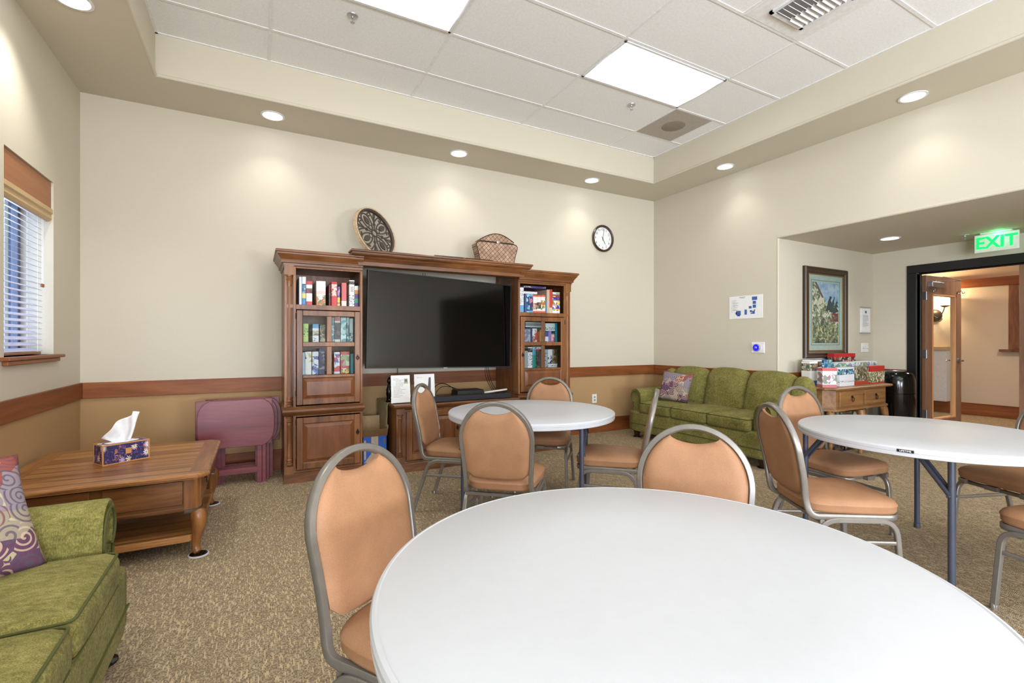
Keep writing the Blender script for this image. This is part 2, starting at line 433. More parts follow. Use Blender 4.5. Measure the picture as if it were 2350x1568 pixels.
# left wall with the window opening
wy0, wy1, wz0, wz1 = 3.745, 4.495, 1.135, 2.35
m = MB(); m.box(XL - .25, XL, YF, wy0, 0, CZ + .1); m.box(XL - .25, XL, wy1, YB, 0, CZ + .1)
m.box(XL - .25, XL, wy0, wy1, 0, wz0); m.box(XL - .25, XL, wy0, wy1, wz1, CZ + .1)
st(m.build('wall_left', 'wall_paint'))
# rear wall with two windows (behind the camera)
m = MB(); rw = [(-.95, 1.15), (2.85, 4.95)]; xs = XL - .25
for a, b in rw + [(XR + .2, 0)]:
    m.box(xs, a, YF - .15, YF, 0, CZ + .1)
    if b: m.box(a, b, YF - .15, YF, 0, .9); m.box(a, b, YF - .15, YF, 2.3, CZ + .1)
    xs = b
st(m.build('wall_rear', 'wall_paint'))
# right wall: solid beside the corner, a header over the alcove
m = MB(); m.box(XR, XR + .14, YA, YB, 0, CZ + .1); m.box(XR, XR + .14, YA0, YA, ZA, CZ + .1); m.box(XR, XR + .14, YF, YA0, 0, CZ + .1)
st(m.build('wall_right', 'wall_paint'))
st(MB().box(XR + .14, XA + .15, YA, YA + .12, 0, ZA + .3).build('wall_alcove_side', 'cream_paint'))
st(MB().box(XR + .14, XA + .15, YA0 - .12, YA0, 0, ZA + .3).build('wall_alcove_near', 'cream_paint'))
dy0, dy1, dz = .966, 2.734, 2.062
m = MB(); m.box(XA, XA + .12, YA0, dy0, 0, ZA + .3); m.box(XA, XA + .12, dy1, YA, 0, ZA + .3); m.box(XA, XA + .12, dy0, dy1, dz, ZA + .3)
st(m.build('wall_alcove_back', 'cream_paint'))
st(MB().box(XR + .14, XA, YA0, YA, ZA, ZA + .1).build('ceiling_alcove', 'cream_paint'))
# soffit ring and tile ceiling
m = MB()
m.box(XL, IX0, IY0, YB, SZ, CZ + .1); m.box(IX1, XR, IY0, YB, SZ, CZ + .1); m.box(IX0, IX1, IY1, YB, SZ, CZ + .1); m.box(XL, XR, YF, IY0, SZ, CZ + .1)
st(m.build('trim_1', 'cream_paint'))
o = bpy.data.objects['trim_1']
b = o.modifiers.new('weld', 'WELD'); 
# rounded plaster corner bead along the inside edge
m = MB()
rb = .022
for (a, bb) in (((IX0, IY0), (IX0, IY1)), ((IX0, IY1), (IX1, IY1)), ((IX1, IY1), (IX1, IY0))):
    m.sweep([(a[0], a[1], SZ + rb * .55), (bb[0], bb[1], SZ + rb * .55)], rb * 1.3, n=12)
m.sweep([(XR + .004, YA0, ZA + .012), (XR + .004, YA, ZA + .012)], .03, n=12)
m.sweep([(XR + .012, YA + .004, 0), (XR + .012, YA + .004, ZA)], .03, n=12)
st(m.build('trim_2', 'cream_paint', smooth=True))
st(MB().box(IX0, IX1, IY0, IY1, CZ, CZ + .05).build('ceiling', 'ceiling_tile'))
GX = [.097, 1.322, 2.54, 3.76]; GY = [3.43 - .605 * i for i in range(15)]; GY = [4.04] + GY
m = MB(); t = .012
for x in GX: m.box(x - t, x + t, IY0, IY1, CZ - .004, CZ + .002)
for y in GY: m.box(IX0, IX1, y - t, y + t, CZ - .0045, CZ + .002)
m.box(4.32 - t, 4.32 + t, 3.43, 4.04, CZ - .004, CZ + .002)
m.box(3.10 - t, 3.10 + t, 1.615, 2.22, CZ - .004, CZ + .002)
m.box(IX0, IX1, IY1 - .018, IY1, CZ - .006, CZ + .002); m.box(IX0, IX0 + .018, IY0, IY1, CZ - .006, CZ + .002); m.box(IX1 - .018, IX1, IY0, IY1, CZ - .006, CZ + .002)
st(m.build('trim_3', 'grid_white'))
# chair rails and baseboards
def rail(name, x0, x1, y0, y1, mat='trim_wood', z0=.757, z1=.888): return st(MB().box(x0, x1, y0, y1, z0, z1).build(name, mat, bevel=.003))
rail('trim_4', XL + .018, XR - .018, YB - .018, YB)
rail('trim_5', XL, XL + .018, YF, YB, 'trim_wood_y')
rail('trim_6', XR - .018, XR, YA, YB, 'trim_wood_y')
rail('trim_7', XA - .018, XA, 2.80, YA, 'trim_wood_y', .75, .873)
rail('trim_8', XR + .14, XA - .018, YA - .018, YA, 'trim_wood', .75, .873)
rail('baseboard_back', XL, XR, YB - .018, YB, 'trim_wood', 0, .19)
rail('baseboard_left', XL, XL + .018, YF, YB - .018, 'trim_wood_y', 0, .19)
rail('baseboard_right', XR - .018, XR, YA, YB - .018, 'trim_wood_y', 0, .19)
rail('baseboard_alcove', XR + .14, XA, YA - .018, YA, 'trim_wood', 0, .16)
# hallway behind the doorway
HZ = 2.75
st(MB().box(XH, XH + .12, -1.5, 5.2, 0, HZ).build('wall_hallway_far', 'hall_paint'))
st(MB().box(XA + .12, XH, 4.6, 4.72, 0, HZ).build('wall_hallway_side', 'hall_paint'))
st(MB().box(XA + .12, XH, -1.5, -1.38, 0, HZ).build('wall_hallway_near', 'hall_paint'))
st(MB().box(XA + .12, XH + .1, -1.5, 4.72, HZ, HZ + .1).build('ceiling_hallway', 'hall_ceiling_warm_lit'))
rail('baseboard_hallway', XH - .02, XH, -1.38, 4.6, 'trim_wood_y', 0, .2)
rail('trim_9', XH - .05, XH, -1.38, 4.6, 'trim_wood_y', 2.12, 2.26)
area('hall_lamp', (8.6, 1.9, 2.7), (0, 0, 0), .5, .5, 24, (1, .88, .74))
# door frame (black) and the two door leaves
m = MB()
for a, b, c, d in ((dy1, dy1 + .1, 0, dz), (dy0 - .1, dy0, 0, dz), (dy0 - .1, dy1 + .1, dz, dz + .1)):
    m.box(XA - .02, XA + .125, a, b, c, d)
m.box(XA + .05, XA + .075, dy1 - .015, dy1, 0, dz); m.box(XA + .05, XA + .075, dy0, dy1, dz - .015, dz)
st(m.build('trim_10', 'black_paint', bevel=.004))

def door_leaf(name, loc, rz, mir, hardware=True):
    """leaf along local +X, hinge at the origin, 4 cm thick"""
    w, h = .90, 2.045
    r = bpy.data.objects.new(name, None); C.objects.link(r); r.location = loc; r.rotation_euler = (0, 0, rz); r['kind'] = 'structure'
    m = MB(); gx0, gx1, gz0, gz1 = .155, w - .155, .24, 1.82
    m.box(0, gx0, -.022, .022, .01, h); m.box(gx1, w, -.022, .022, .01, h)
    m.box(gx0, gx1, -.022, .022, .01, gz0); m.box(gx0, gx1, -.022, .022, gz1, h)
    m.build('door_panel', 'door_wood', r, bevel=.003)
    m = MB()
    for a, b, c, d in ((gx0, gx0 + .02, gz0, gz1), (gx1 - .02, gx1, gz0, gz1), (gx0, gx1, gz0, gz0 + .02), (gx0, gx1, gz1 - .02, gz1)):
        m.box(a, b, -.027, .027, c, d)
    m.build('glazing_bead', 'door_wood_light', r, bevel=.004)
    MB().box(gx0 + .015, gx1 - .015, -.003, .003, gz0 + .015, gz1 - .015).build('glass_pane', 'clear_glass', r)
    if hardware:
        for s in (-1, 1):
            m = MB(); m.lathe([(.001, 0), (.03, 0), (.03, .012), (.012, .02), (.012, .05)], n=16, axis='Y').move(Matrix.Translation((w - .07, 0, .975)) @ Matrix.Scale(s, 4, (0, 1, 0)) @ Matrix.Translation((0, .022, 0)))
            m.sweep([(w - .07, s * .07, .975), (w - .10, s * .078, .98), (w - .15, s * .072, .975), (w - .175, s * .06, .968)], .016, .012)
            m.build('door_handle', 'satin_nickel', r, smooth=True)
        for x in (.10, w - .11):
            m = MB(); m.lathe([(.001, 0), (.016, 0), (.016, .006), (.001, .007)], (x, -.03, 1.865), 12, 'Y')
            m.sweep(fillet([(x, -.03, 1.875), (x, -.07, 1.885), (x, -.075, 1.84), (x, -.10, 1.86)], .02), .01)
            m.sweep(fillet([(x, -.03, 1.855), (x, -.055, 1.83), (x, -.06, 1.86)], .012), .009)
            m.build('coat_hook', 'satin_nickel', r, smooth=True)
        cl = MB().box(.04, .33, -.075, -.022, 1.90, 1.965).build('door_closer', 'steel', r, bevel=.006)
        m = MB(); m.sweep([(.18, -.05, 1.975), (.62, -.13, 1.995)], .022, .008); m.sweep([(.62, -.13, 1.998), (.08, -.16, 2.01)], .022, .008); m.lathe([(.012, 0), (.012, .03)], (.18, -.05, 1.96), 10)
        m.build('closer_arm', 'steel', r)
        for z in (.28, 1.02, 1.74):
            m = MB().box(-.004, .004, -.032, .01, z, z + .1); m.box(-.002, .05, -.024, -.021, z, z + .1)
            m.lathe([(.007, z - .002), (.007, z + .102)], (-.004, -.028, 0), 8); m.build('hinge', 'steel', r)
    return r
door_leaf('door_1', (XA + .14, dy1 - .012, 0), R(-2.5), 1)
door_leaf('door_2', (XA + .08, dy0 + .004, 0), R(90), 1, False)
# left window: jambs, sash, glass, outside wall
r = bpy.data.objects.new('window_1', None); C.objects.link(r); r.location = (XL, 4.12, wz0); r['kind'] = 'structure'
m = MB(); xg = XL - .19
for a, b, c, d in ((wy0, wy0 + .04, wz0, wz1), (wy1 - .04, wy1, wz0, wz1), (wy0, wy1, wz0, wz0 + .04), (wy0, wy1, wz1 - .04, wz1), (4.10, 4.14, wz0, wz1)):
    m.box(xg - .03, xg + .02, a, b, c, d)
m.build('window_frame', 'window_frame_grey', r, world=True, bevel=.003)
MB().box(xg - .008, xg - .002, wy0 + .03, wy1 - .03, wz0 + .03, wz1 - .03).build('glass_pane', 'clear_glass', r, world=True)
m = MB().box(XL - .16, XL + .045, wy0 - .055, wy1 + .075, wz0 - .022, wz0); m.box(XL, XL + .03, wy0 - .03, wy1 + .03, wz0 - .05, wz0 - .022)
m.build('window_sill', 'trim_wood_y', r, world=True, bevel=.006)
for n_, (a, b) in enumerate(rw):
    r = bpy.data.objects.new('window_%d' % (n_ + 2), None); C.objects.link(r); r.location = ((a + b) / 2, YF, .9); r['kind'] = 'structure'
    m = MB()
    for x0, x1, z0, z1 in ((a, a + .05, .9, 2.3), (b - .05, b, .9, 2.3), (a, b, .9, .95), (a, b, 2.25, 2.3)): m.box(x0, x1, YF - .1, YF - .04, z0, z1)
    m.build('window_frame', 'trim_wood', r, world=True)
    m = MB()
    for i in range(30): m.cbox(((a + b) / 2, YF - .02, .97 + i * .043), (b - a - .1, .003, .034))
    m.build('blind_slats', 'blind_slat', r, world=True)
# hallway window frame of dark wood
r = bpy.data.objects.new('window_4', None); C.objects.link(r); r.location = (XH, 2.6, 1.1); r['kind'] = 'structure'
m = MB(); m.box(XH - .03, XH, 2.72, 2.84, 1.10, 2.12); m.box(XH - .03, XH, 1.9, 2.04, 1.10, 2.12); m.box(XH - .03, XH, 2.04, 2.72, 2.0, 2.12)
m.box(XH - .012, XH, 2.04, 2.72, 1.1, 2.0); m.build('window_frame', 'cherry', r, world=True, bevel=.004)
MB().box(XH - .08, XH, 1.82, 2.94, 1.06, 1.10).build('window_sill', 'cherry_x', r, world=True, bevel=.004)
# panel and cap added to imitate a pale reflection in the door glass
st(MB().box(XH - .14, XH, 3.565, 4.6, .2, 1.07).build('wall_reflection_panel', 'white_plastic'))
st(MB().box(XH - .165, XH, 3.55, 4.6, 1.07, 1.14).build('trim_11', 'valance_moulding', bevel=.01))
# ------------------------------------------------------------------ ceiling fittings
def light_panel(x0, x1, y0, y1, label):
    t = thing('ceiling_light', label, 'ceiling light', ((x0 + x1) / 2, (y0 + y1) / 2, CZ - .008), group='fluorescent ceiling panels')
    m = MB()
    for a, b, c, d in ((x0, x1, y0, y0 + .022), (x0, x1, y1 - .022, y1), (x0, x0 + .022, y0, y1), (x1 - .022, x1, y0, y1)): m.box(a, b, c, d, CZ - .012, CZ - .002)
    m.build('frame', 'white_metal', t, world=True, bevel=.002)
    ym = (y0 + y1) / 2; m = MB(); pr = []
    for i in range(13):
        u = i / 12; yy = y0 + .022 + (y1 - y0 - .044) * u; zz = CZ - .006 - .012 * math.sin(math.pi * u)
        pr.append((yy, zz))
    poly = pr + [(y1 - .022, CZ - .001), (y0 + .022, CZ - .001)]
    m.prism(poly, x0 + .022, x1 - .022, 'X'); m.build('diffuser', 'diffuser', t, world=True, smooth=True)
light_panel(.109, 1.31, 2.84, 3.418, 'fluorescent ceiling panel at the top edge of the photo, left of the other')
light_panel(2.552, 3.748, 2.84, 3.418, 'whole fluorescent ceiling panel beside the round speaker grille')
for x0, nm in ((.109, 'left'), (2.552, 'right')):
    light_panel(x0, x0 + 1.2, -.80, -.23, 'fluorescent ceiling panel behind the camera, first row, %s one' % nm)
    light_panel(x0, x0 + 1.2, -4.43, -3.86, 'fluorescent ceiling panel far behind the camera, last row, %s one' % nm)
def downlight(x, y, z, label, power=8.5, col=(1, .99, .96), tilt=None):
    t = thing('recessed_downlight', label, 'ceiling light', (x, y, z), group='recessed downlights')
    MB().lathe([(.098, 0), (.098, -.006), (.082, -.007), (.078, -.001)], (0, 0, 0), 32, cap=False).build('trim_ring', 'white_metal', t, smooth=True)
    MB().lathe([(.001, -.0015), (.080, -.0015), (.080, .0)], (0, 0, 0), 32).build('lens', 'downlight_lens', t, smooth=True)
    d = bpy.data.lights.new('downlight', 'SPOT'); d.energy = power; d.color = col; d.spot_size = R(112); d.spot_blend = .8; d.shadow_soft_size = .06
    o = bpy.data.objects.new('downlight_beam', d); C.objects.link(o); o.location = (x, y, z - .02)
    if tilt: o.rotation_euler = tilt
for x, y, lb in ((.131, 4.775, 'round downlight in the soffit nearest the left corner, above the tall cabinet'),
                 (1.93, 4.775, 'middle round downlight of the soffit along the back wall'),
                 (3.73, 4.775, 'round downlight in the soffit above the wall clock')):
    downlight(x, y, SZ, lb)
for y, lb in ((3.66, 'round downlight in the right soffit, the smaller and farther one'), (1.87, 'round downlight in the right soffit, nearer and larger'), (.1, 'round downlight in the right soffit beyond the frame')):
    downlight(4.80, y, SZ, lb, 6.5)
for y, lb in ((3.72, 'round downlight in the left soffit at the top edge of the photo'), (1.9, 'round downlight in the left soffit over the near green sofa')):
    downlight(-.96, y, SZ, lb, 32)
downlight(6.195, 2.624, ZA, 'round downlight in the low alcove ceiling above the framed picture', 16)
downlight(6.195, .6, ZA, 'round downlight in the low alcove ceiling beyond the frame', 14)
def sprinkler(x, y, z, label):
    t = thing('fire_sprinkler', label, 'sprinkler', (x, y, z), group='ceiling fire sprinklers')
    MB().lathe([(.04, 0), (.038, -.006), (.018, -.009)], n=20).build('escutcheon', 'steel', t, smooth=True)
    m = MB().lathe([(.011, -.006), (.011, -.02), (.006, -.024)], n=10)
    for s in (-1, 1): m.sweep([(s * .008, 0, -.02), (s * .014, 0, -.035), (s * .004, 0, -.048)], .005)
    m.lathe([(.016, -.048), (.016, -.051)], n=12); m.build('nozzle', 'steel', t)
sprinkler(.617, 3.583, CZ, 'chrome fire sprinkler in the ceiling tile left of the top light panel')
sprinkler(3.31, 3.60, CZ, 'chrome fire sprinkler in the ceiling tile beside the square speaker')
sprinkler(6.72, 2.16, ZA, 'fire sprinkler in the low alcove ceiling beside the EXIT sign')
t = thing('ceiling_speaker', 'square ceiling speaker panel with a round grey grille', 'speaker', (4.04, 3.735, CZ))
MB().box(3.772, 4.308, 3.442, 4.028, CZ - .005, CZ - .0005).build('panel', 'speaker_grille', t, world=True)
m = MB().lathe([(.001, CZ - .012), (.10, CZ - .011), (.13, CZ - .004)], (4.04, 3.735, 0), 32); m.build('grille', plain('grille_dark', (140, 130, 118), .8), t, smooth=True, world=True)
t = thing('air_vent', 'white square ceiling air vent with louvres at the top edge', 'vent', (3.43, 1.917, CZ))
MB().box(3.112, 3.748, 1.627, 2.208, CZ - .006, CZ - .0005).build('panel', 'grid_white', t, world=True)
for i in range(9):
    for s in (-1, 1):
        MB().cbox((0, 0, 0), (.15, .004, .030)).move(TR(3.43 + s * .078, 1.917 - .15 + i * .0375, CZ - .018, rx=38 * s)).build('louvre', 'white_metal', t, world=True)
m = MB()
for a, b, c, d in ((-.19, .19, -.19, -.165), (-.19, .19, .165, .19), (-.19, -.165, -.19, .19), (.165, .19, -.19, .19)): m.box(3.43 + a, 3.43 + b, 1.917 + c, 1.917 + d, CZ - .022, CZ - .006)
m.build('vent_frame', 'white_metal', t, world=True)
MB().box(3.27, 3.59, 1.757, 2.077, CZ - .0075, CZ - .0062).build('duct_opening', 'socket_grey', t, world=True)
# EXIT sign
t = thing('exit_sign', 'green lettered EXIT sign hanging from the alcove ceiling above the doorway', 'sign', (6.78, 1.93, ZA))
MB().box(-.012, .012, -.17, .17, -.205, -.015).build('sign_panel', 'exit_white', t, bevel=.006)
MB().box(-.03, .03, -.12, .12, -.014, 0).build('mounting_canopy', 'plate_white', t, bevel=.003)
for s in (-1, 1):
    text('EXIT', .17, 'exit_green', t, Matrix.Translation((-.0135 if s < 0 else .0135, 0, -.112)) @ Matrix.Rotation(R(-90 if s < 0 else 90), 4, 'Z') @ Matrix.Rotation(R(90), 4, 'X') @ Matrix.Diagonal((.92, 1, 1, 1)), depth=.001, bold=.0045)
d = bpy.data.lights.new('exit_glow', 'POINT'); d.energy = .16; d.color = (.1, 1, .35); d.shadow_soft_size = .02
o = bpy.data.objects.new('exit_glow', d); o.location = (6.72, 1.90, ZA - .04); C.objects.link(o)
# sconce and plant in the hallway
t = thing('wall_sconce', 'bronze two-arm wall sconce with glowing glass bowls, seen through the door glass', 'wall lamp', (XH, 3.78, 1.68))
m = MB().lathe([(.001, -.05), (.06, -.045), (.10, -.015), (.11, 0)], n=24, axis='X'); m.build('backplate', 'dark_bronze', t, smooth=True)
for s in (-1, 1):
    m = MB(); m.sweep(fillet([(-.04, 0, .0), (-.12, s * .09, -.06), (-.16, s * .17, .04), (-.14, s * .19, .14)], .06), .016)
    m.sweep(fillet([(-.06, s * .03, -.05), (-.08, s * .10, -.12), (-.08, s * .14, -.06), (-.08, s * .11, -.05)], .03), .01)
    m.lathe([(.02, .13), (.06, .15), (.065, .16)], (-.14, s * .19, 0), 16); m.build('arm', 'dark_bronze', t, smooth=True)
    m = MB().lathe([(.055, .16), (.09, .19), (.12, .25), (.14, .29), (.125, .285), (.10, .23), (.05, .175)], (-.14, s * .19, 0), 24); m.build('glass_shade', 'sconce_glass', t, smooth=True)
d = bpy.data.lights.new('sconce_glow', 'POINT'); d.energy = 26; d.color = (1, .78, .5); d.shadow_soft_size = .06
o = bpy.data.objects.new('sconce_glow', d); o.location = (XH - .2, 3.78, 2.0); C.objects.link(o)
random.seed(4)
t = thing('potted_tree', 'dark leafy potted tree in the hallway behind the open door', 'plant', (9.55, 3.86, 0))
MB().lathe([(.14, 0), (.18, .05), (.2, .32), (.17, .33), (.165, .28)], n=20).build('pot', 'dark_bronze', t, smooth=True)
MB().sweep([(0, 0, .25), (.02, .01, .9), (-.02, 0, 1.7)], .035).build('trunk', 'frame_dark', t)
m = MB()
for i in range(420):
    h = random.uniform(.55, 2.0); a = random.uniform(0, 6.28); rr = random.uniform(.03, .27) * (1 if h > .9 else .7)
    mx = TR(rr * math.cos(a), rr * math.sin(a), h, random.uniform(-50, 50), random.uniform(-50, 50), math.degrees(a))
    m.rings([[mx @ Vector(p) for p in ((0, 0, 0), (.04, .018, .004), (.085, 0, .0), (.04, -.018, .004))], [mx @ Vector(p) for p in ((0, 0, .002), (.04, .018, .006), (.085, 0, .002), (.04, -.018, .006))]])
o = m.build('foliage', 'leaf', t); o['kind'] = 'stuff'
# blind and valance in the left window
t = thing('window_blind', 'white slatted blind with wooden valance in the left window', 'window blind', (XL - .05, 4.12, wz0))
for i in range(25):
    z = wz0 + .035 + i * .0385
    MB().cbox((0, 0, 0), (.05, wy1 - wy0 - .05, .003)).move(TR(XL - .075, 4.12, z, ry=24)).build('slat', 'blind_slat', t, world=True)
m = MB()
for y in (3.86, 4.38):
    m.box(XL - .103, XL - .101, y, y + .003, wz0 + .02, 2.15); m.box(XL - .05, XL - .048, y, y + .003, wz0 + .02, 2.15)
m.build('ladder_cord', 'paper', t, world=True)
MB().box(XL - .10, XL - .05, wy0 + .05, wy1 - .05, wz0 + .004, wz0 + .02).build('bottom_rail', 'valance_wood', t, world=True, bevel=.003)
MB().box(XL - .03, XL - .012, wy0 + .002, wy1 - .002, 2.165, wz1 - .002).build('valance_board', 'valance_wood', t, world=True, bevel=.002)
m = MB(); pr = [(XL - .03, 2.165), (XL - .004, 2.16), (XL - .002, 2.13), (XL - .012, 2.12), (XL - .008, 2.09), (XL - .02, 2.075), (XL - .035, 2.07), (XL - .035, 2.165)]
m.rings([[(a, y, b) for a, b in pr] for y in (wy0 + .002, wy1 - .002)]); m.build('valance_moulding', 'valance_moulding', t, world=True)
m = MB()
for y in (4.405, 4.428): m.lathe([(.003, 0), (.008, .004), (.006, .012), (.008, .02), (.003, .024)], (XL - .035, y, 1.60), 10)
m.build('cord_tassel', 'valance_wood', t, world=True, smooth=True)
m = MB()
for y in (4.405, 4.428): m.box(XL - .036, XL - .034, y - .0008, y + .0008, 1.62, 2.08)
m.build('pull_cord', 'paper', t, world=True)
# neighbouring house wall outside the window
m = MB()
for i in range(16): m.box(XL - 3.06 + (i % 2) * .0, XL - 3.0, 1.5, 7.5, -.2 + i * .2, -.02 + i * .2)
tag(m.build('neighbour_wall', 'siding'), 'pale blue sided wall of a building outside the left window', 'building')
# ------------------------------------------------------------------ banquet chairs
def backrest_y(z): return -.205 - .21 * (z - .42)
def make_chair(label):
    t = thing('banquet_chair', label, 'chair', group='tan upholstered banquet chairs')
    # bent back hoop running into the seat rail
    right = [(.0, .205, .385), (.19, .205, .385), (.19, -.205, .385), (.182, -.225, .46)]
    arch = []
    for i in range(15):
        a = math.pi / 2 * i / 14; x = .198 * math.cos(a); z = .69 + .204 * math.sin(a); arch.append((x, backrest_y(z), z))
    half = fillet([Vector(p) for p in right] + [Vector((.190, backrest_y(.56), .56)), Vector(arch[0])], .055) + [Vector(p) for p in arch[1:]]
    full = half + [Vector((-p.x, p.y, p.z)) for p in reversed(half[:-1])]
    m = MB(); m.sweep(full[1:-1], .022, .028, square=True, closed=False, up=None)
    m.box(-.03, .03, .19, .22, .373, .397)
    m.build('back_frame', 'chair_metal', t, smooth=True)
    # padded back with a dipped top edge
    nu, nv = 22, 22; zb = .475
    def hw(z):
        if z < .69: return .172 + (z - .46) / .23 * .014
        q = min(1, (z - .69) / .194); return .186 * math.sqrt(max(0, 1 - q * q))
    def point(u, v, side):
        zt = .832 + .028 * abs(u) ** 1.7
        z0 = zb - .012 * (1 - u * u) + (.03 * max(0, abs(u) - .8) / .2) ** 1
        z = z0 + (zt - z0) * v; x = u * min(hw(z), 9)
        e = min(1, (1 - abs(u)) * 5, (1 - v) * 7 + .0, v * 7); th = .008 + .014 * math.sqrt(max(0, e))
        return Vector((x, backrest_y(z) + (th if side else -th * .8), z))
    m = MB(); b = m.b; G = {}
    for side in (0, 1):
        for i in range(nu + 1):
            for j in range(nv + 1): G[side, i, j] = b.verts.new(point(-1 + 2 * i / nu, j / nv, side))
    for side in (0, 1):
        for i in range(nu):
            for j in range(nv): b.faces.new([G[side, i, j], G[side, i + 1, j], G[side, i + 1, j + 1], G[side, i, j + 1]])
    edge = [(i, 0) for i in range(nu)] + [(nu, j) for j in range(nv)] + [(i, nv) for i in range(nu, 0, -1)] + [(0, j) for j in range(nv, 0, -1)]
    for k in range(len(edge)):
        a, c = edge[k], edge[(k + 1) % len(edge)]; b.faces.new([G[(0,) + a], G[(0,) + c], G[(1,) + c], G[(1,) + a]])
    m.build('backrest', 'tan_upholstery', t, smooth=True, angle=60)
    # seat cushion
    rings = []
    def outline(k, z, grow=0):
        r = []
        for i in range(48):
            a = 2 * math.pi * i / 48; ca, sa = math.cos(a), math.sin(a); e = .42
            x = math.copysign(abs(ca) ** e, ca); y = math.copysign(abs(sa) ** e, sa)
            w = (.205 + .014 * y + grow) * k; r.append((x * w, y * (.218 + grow) * k + .005, z))
        return r
    for k, z, g in ((.90, .398, 0), (.97, .402, 0), (1, .414, 0), (1, .434, 0), (1.012, .438, 0), (1.012, .442, 0), (1, .446, 0), (.97, .458, 0), (.88, .468, 0), (.7, .476, 0), (.45, .481, 0), (.2, .483, 0)): rings.append(outline(k, z, g))
    MB().rings(rings).build('seat', 'tan_upholstery', t, smooth=True, angle=50)
    for s in (-1, 1):
        x = s * .200
        top = fillet([(x + s * .012, .205, 0), (x, .180, .372), (x, -.155, .372), (x + s * .012, -.275, 0)], .075, 8); n = len(top) // 2
        m = MB().sweep(top[:n + 1], .022, .024, square=True); m.lathe([(.015, 0), (.015, .02), (.011, .028)], (x + s * .012, .205, 0), 10); m.build('leg', 'chair_metal', t, smooth=True)
        m = MB().sweep(top[n:], .022, .024, square=True); m.lathe([(.015, 0), (.015, .02), (.011, .028)], (x + s * .012, -.275, 0), 10); m.build('leg', 'chair_metal', t, smooth=True)
        MB().sweep([(x + s * .004, .19, .27), (x + s * .004, -.19, .27)], .014, .018, square=True).build('stretcher', 'chair_metal', t, smooth=True)
    MB().sweep([(-.2, -.155, .362), (.2, -.155, .362)], .02, square=True).sweep([(-.2, .12, .362), (.2, .12, .362)], .02, square=True).build('cross_rail', 'chair_metal', t, smooth=True)
    return t
# (x, y) of the seat centre and the compass heading it faces (degrees clockwise from +Y)
CH = [
    (.44, 1.27, 146, 'tan banquet chair nearest the camera, at the left of the big foreground table'),
    (1.335, 3.31, 130, 'tan banquet chair left of the far round table, in front of the TV console'),
    (1.31, 2.49, 40, 'tan banquet chair with its back to the camera at the far round table'),
    (2.13, 3.36, 222, 'tan banquet chair behind the far round table, before the right cabinet tower'),
    (2.17, 2.56, 316, 'tan banquet chair seen edge-on at the right side of the far round table'),
    (1.24, 1.09, 234, 'tan banquet chair on the far side of the foreground table, seat hidden by it'),
    (3.36, 1.72, 190, 'tan banquet chair behind the right round table, nearest the side table'),
    (2.62, 1.37, 122, 'tan banquet chair seen from behind at the left of the right round table'),
    (3.89, 1.0, 290, 'tan banquet chair tucked under the far right side of the right round table'),
    (3.12, .60, 16, 'tan banquet chair at the right edge of the photo, partly cut off'),
]
ch0 = None
for x, y, hd, lb in CH:
    if ch0 is None: c = ch0 = make_chair(lb)
    else: c = copy_tree(ch0); c['label'] = lb
    c.location = (x, y, 0); c.rotation_euler = (0, 0, -R(hd))
# ------------------------------------------------------------------ round folding tables
def make_table(label, legs):
    t = thing('round_folding_table', label, 'table', group='white round folding tables')
    rr = .607; H = .72
    MB().lathe([(.001, H - .035), (rr - .06, H - .035), (rr - .05, H - .048), (rr - .012, H - .048), (rr - .003, H - .044), (rr - .001, H - .030), (rr - .004, H - .027), (rr - .001, H - .024), (rr, H - .010), (rr - .004, H - .003), (rr - .011, H - .0004), (rr - .014, H - .0022), (rr - .019, H), (.3, H), (.001, H)], n=128).build('tabletop', 'table_white', t, smooth=True, angle=25)
    for i, (x, y) in enumerate(legs):
        # partner leg of the folding pair
        px, py = legs[i ^ 1]
        m = MB().sweep([(x, y, H - .04), (x, y, .012)], .030, n=14); m.lathe([(.018, 0), (.018, .03), (.015, .032)], (x, y, 0), 14)
        m.build('leg', 'table_leg', t, smooth=True)
        ax, ay = -(y - py), (x - px); L = math.hypot(ax, ay); ax, ay = ax / L, ay / L
        if ax * x + ay * y > 0: ax, ay = -ax, -ay
        lb = MB(); sx, sy = (px - x) / L, (py - y) / L
        lb.sweep([(x + sx * .012, y + sy * .012, H - .22), (x + ax * .16 + sx * .012, y + ay * .16 + sy * .012, H - .045)], .012, .018, square=True)
        lb.sweep([(x - sx * .016, y - sy * .016, H - .22), (x + ax * .16 - sx * .016, y + ay * .16 - sy * .016, H - .045)], .012, .018, square=True)
        lb.lathe([(.001, -.02), (.009, -.019), (.009, .019), (.001, .02)], (0, 0, 0), 10, 'X').move(Matrix.Identity(4)) if False else None
        lb.sweep([(x - sx * .026, y - sy * .026, H - .225), (x + sx * .026, y + sy * .026, H - .225)], .014, n=10)
        lb.build('brace', 'table_leg', t, smooth=True)
    for i in (0, 2):
        (x, y), (px, py) = legs[i], legs[i + 1]
        MB().sweep([(x, y, H - .055), (px, py, H - .055)], .03, n=12).build('cross_bar', 'table_leg', t, smooth=True)
    return t
t1 = make_table('white round folding table in the middle, in front of the TV and cabinets', [(-.555, -.03), (.05, -.55), (.55, .06), (-.05, .555)])
t1.location = (1.787, 3.006, 0)
t2 = make_table('white round folding table at the right, black maker plate on its rim', [(-.28, .49), (.52, .228), (.28, -.49), (-.43, -.27)])
t2.location = (3.312, 1.243, 0)
a = math.radians(180 + 12)
bx, by = P2 = (-.607 * math.cos(R(5)), .607 * math.sin(R(-5)))
m = MB(); a0 = R(194.5)
for k in range(6):
    u0 = a0 + R(-3.1 + 1.03 * k)
mp = TR(0, 0, 0, rz=194.5)
m.box(.601, .6095, -.032, .032, .6945, .7085, mp); o = m.build('maker_plate', 'black_paint', t2, bevel=.002)
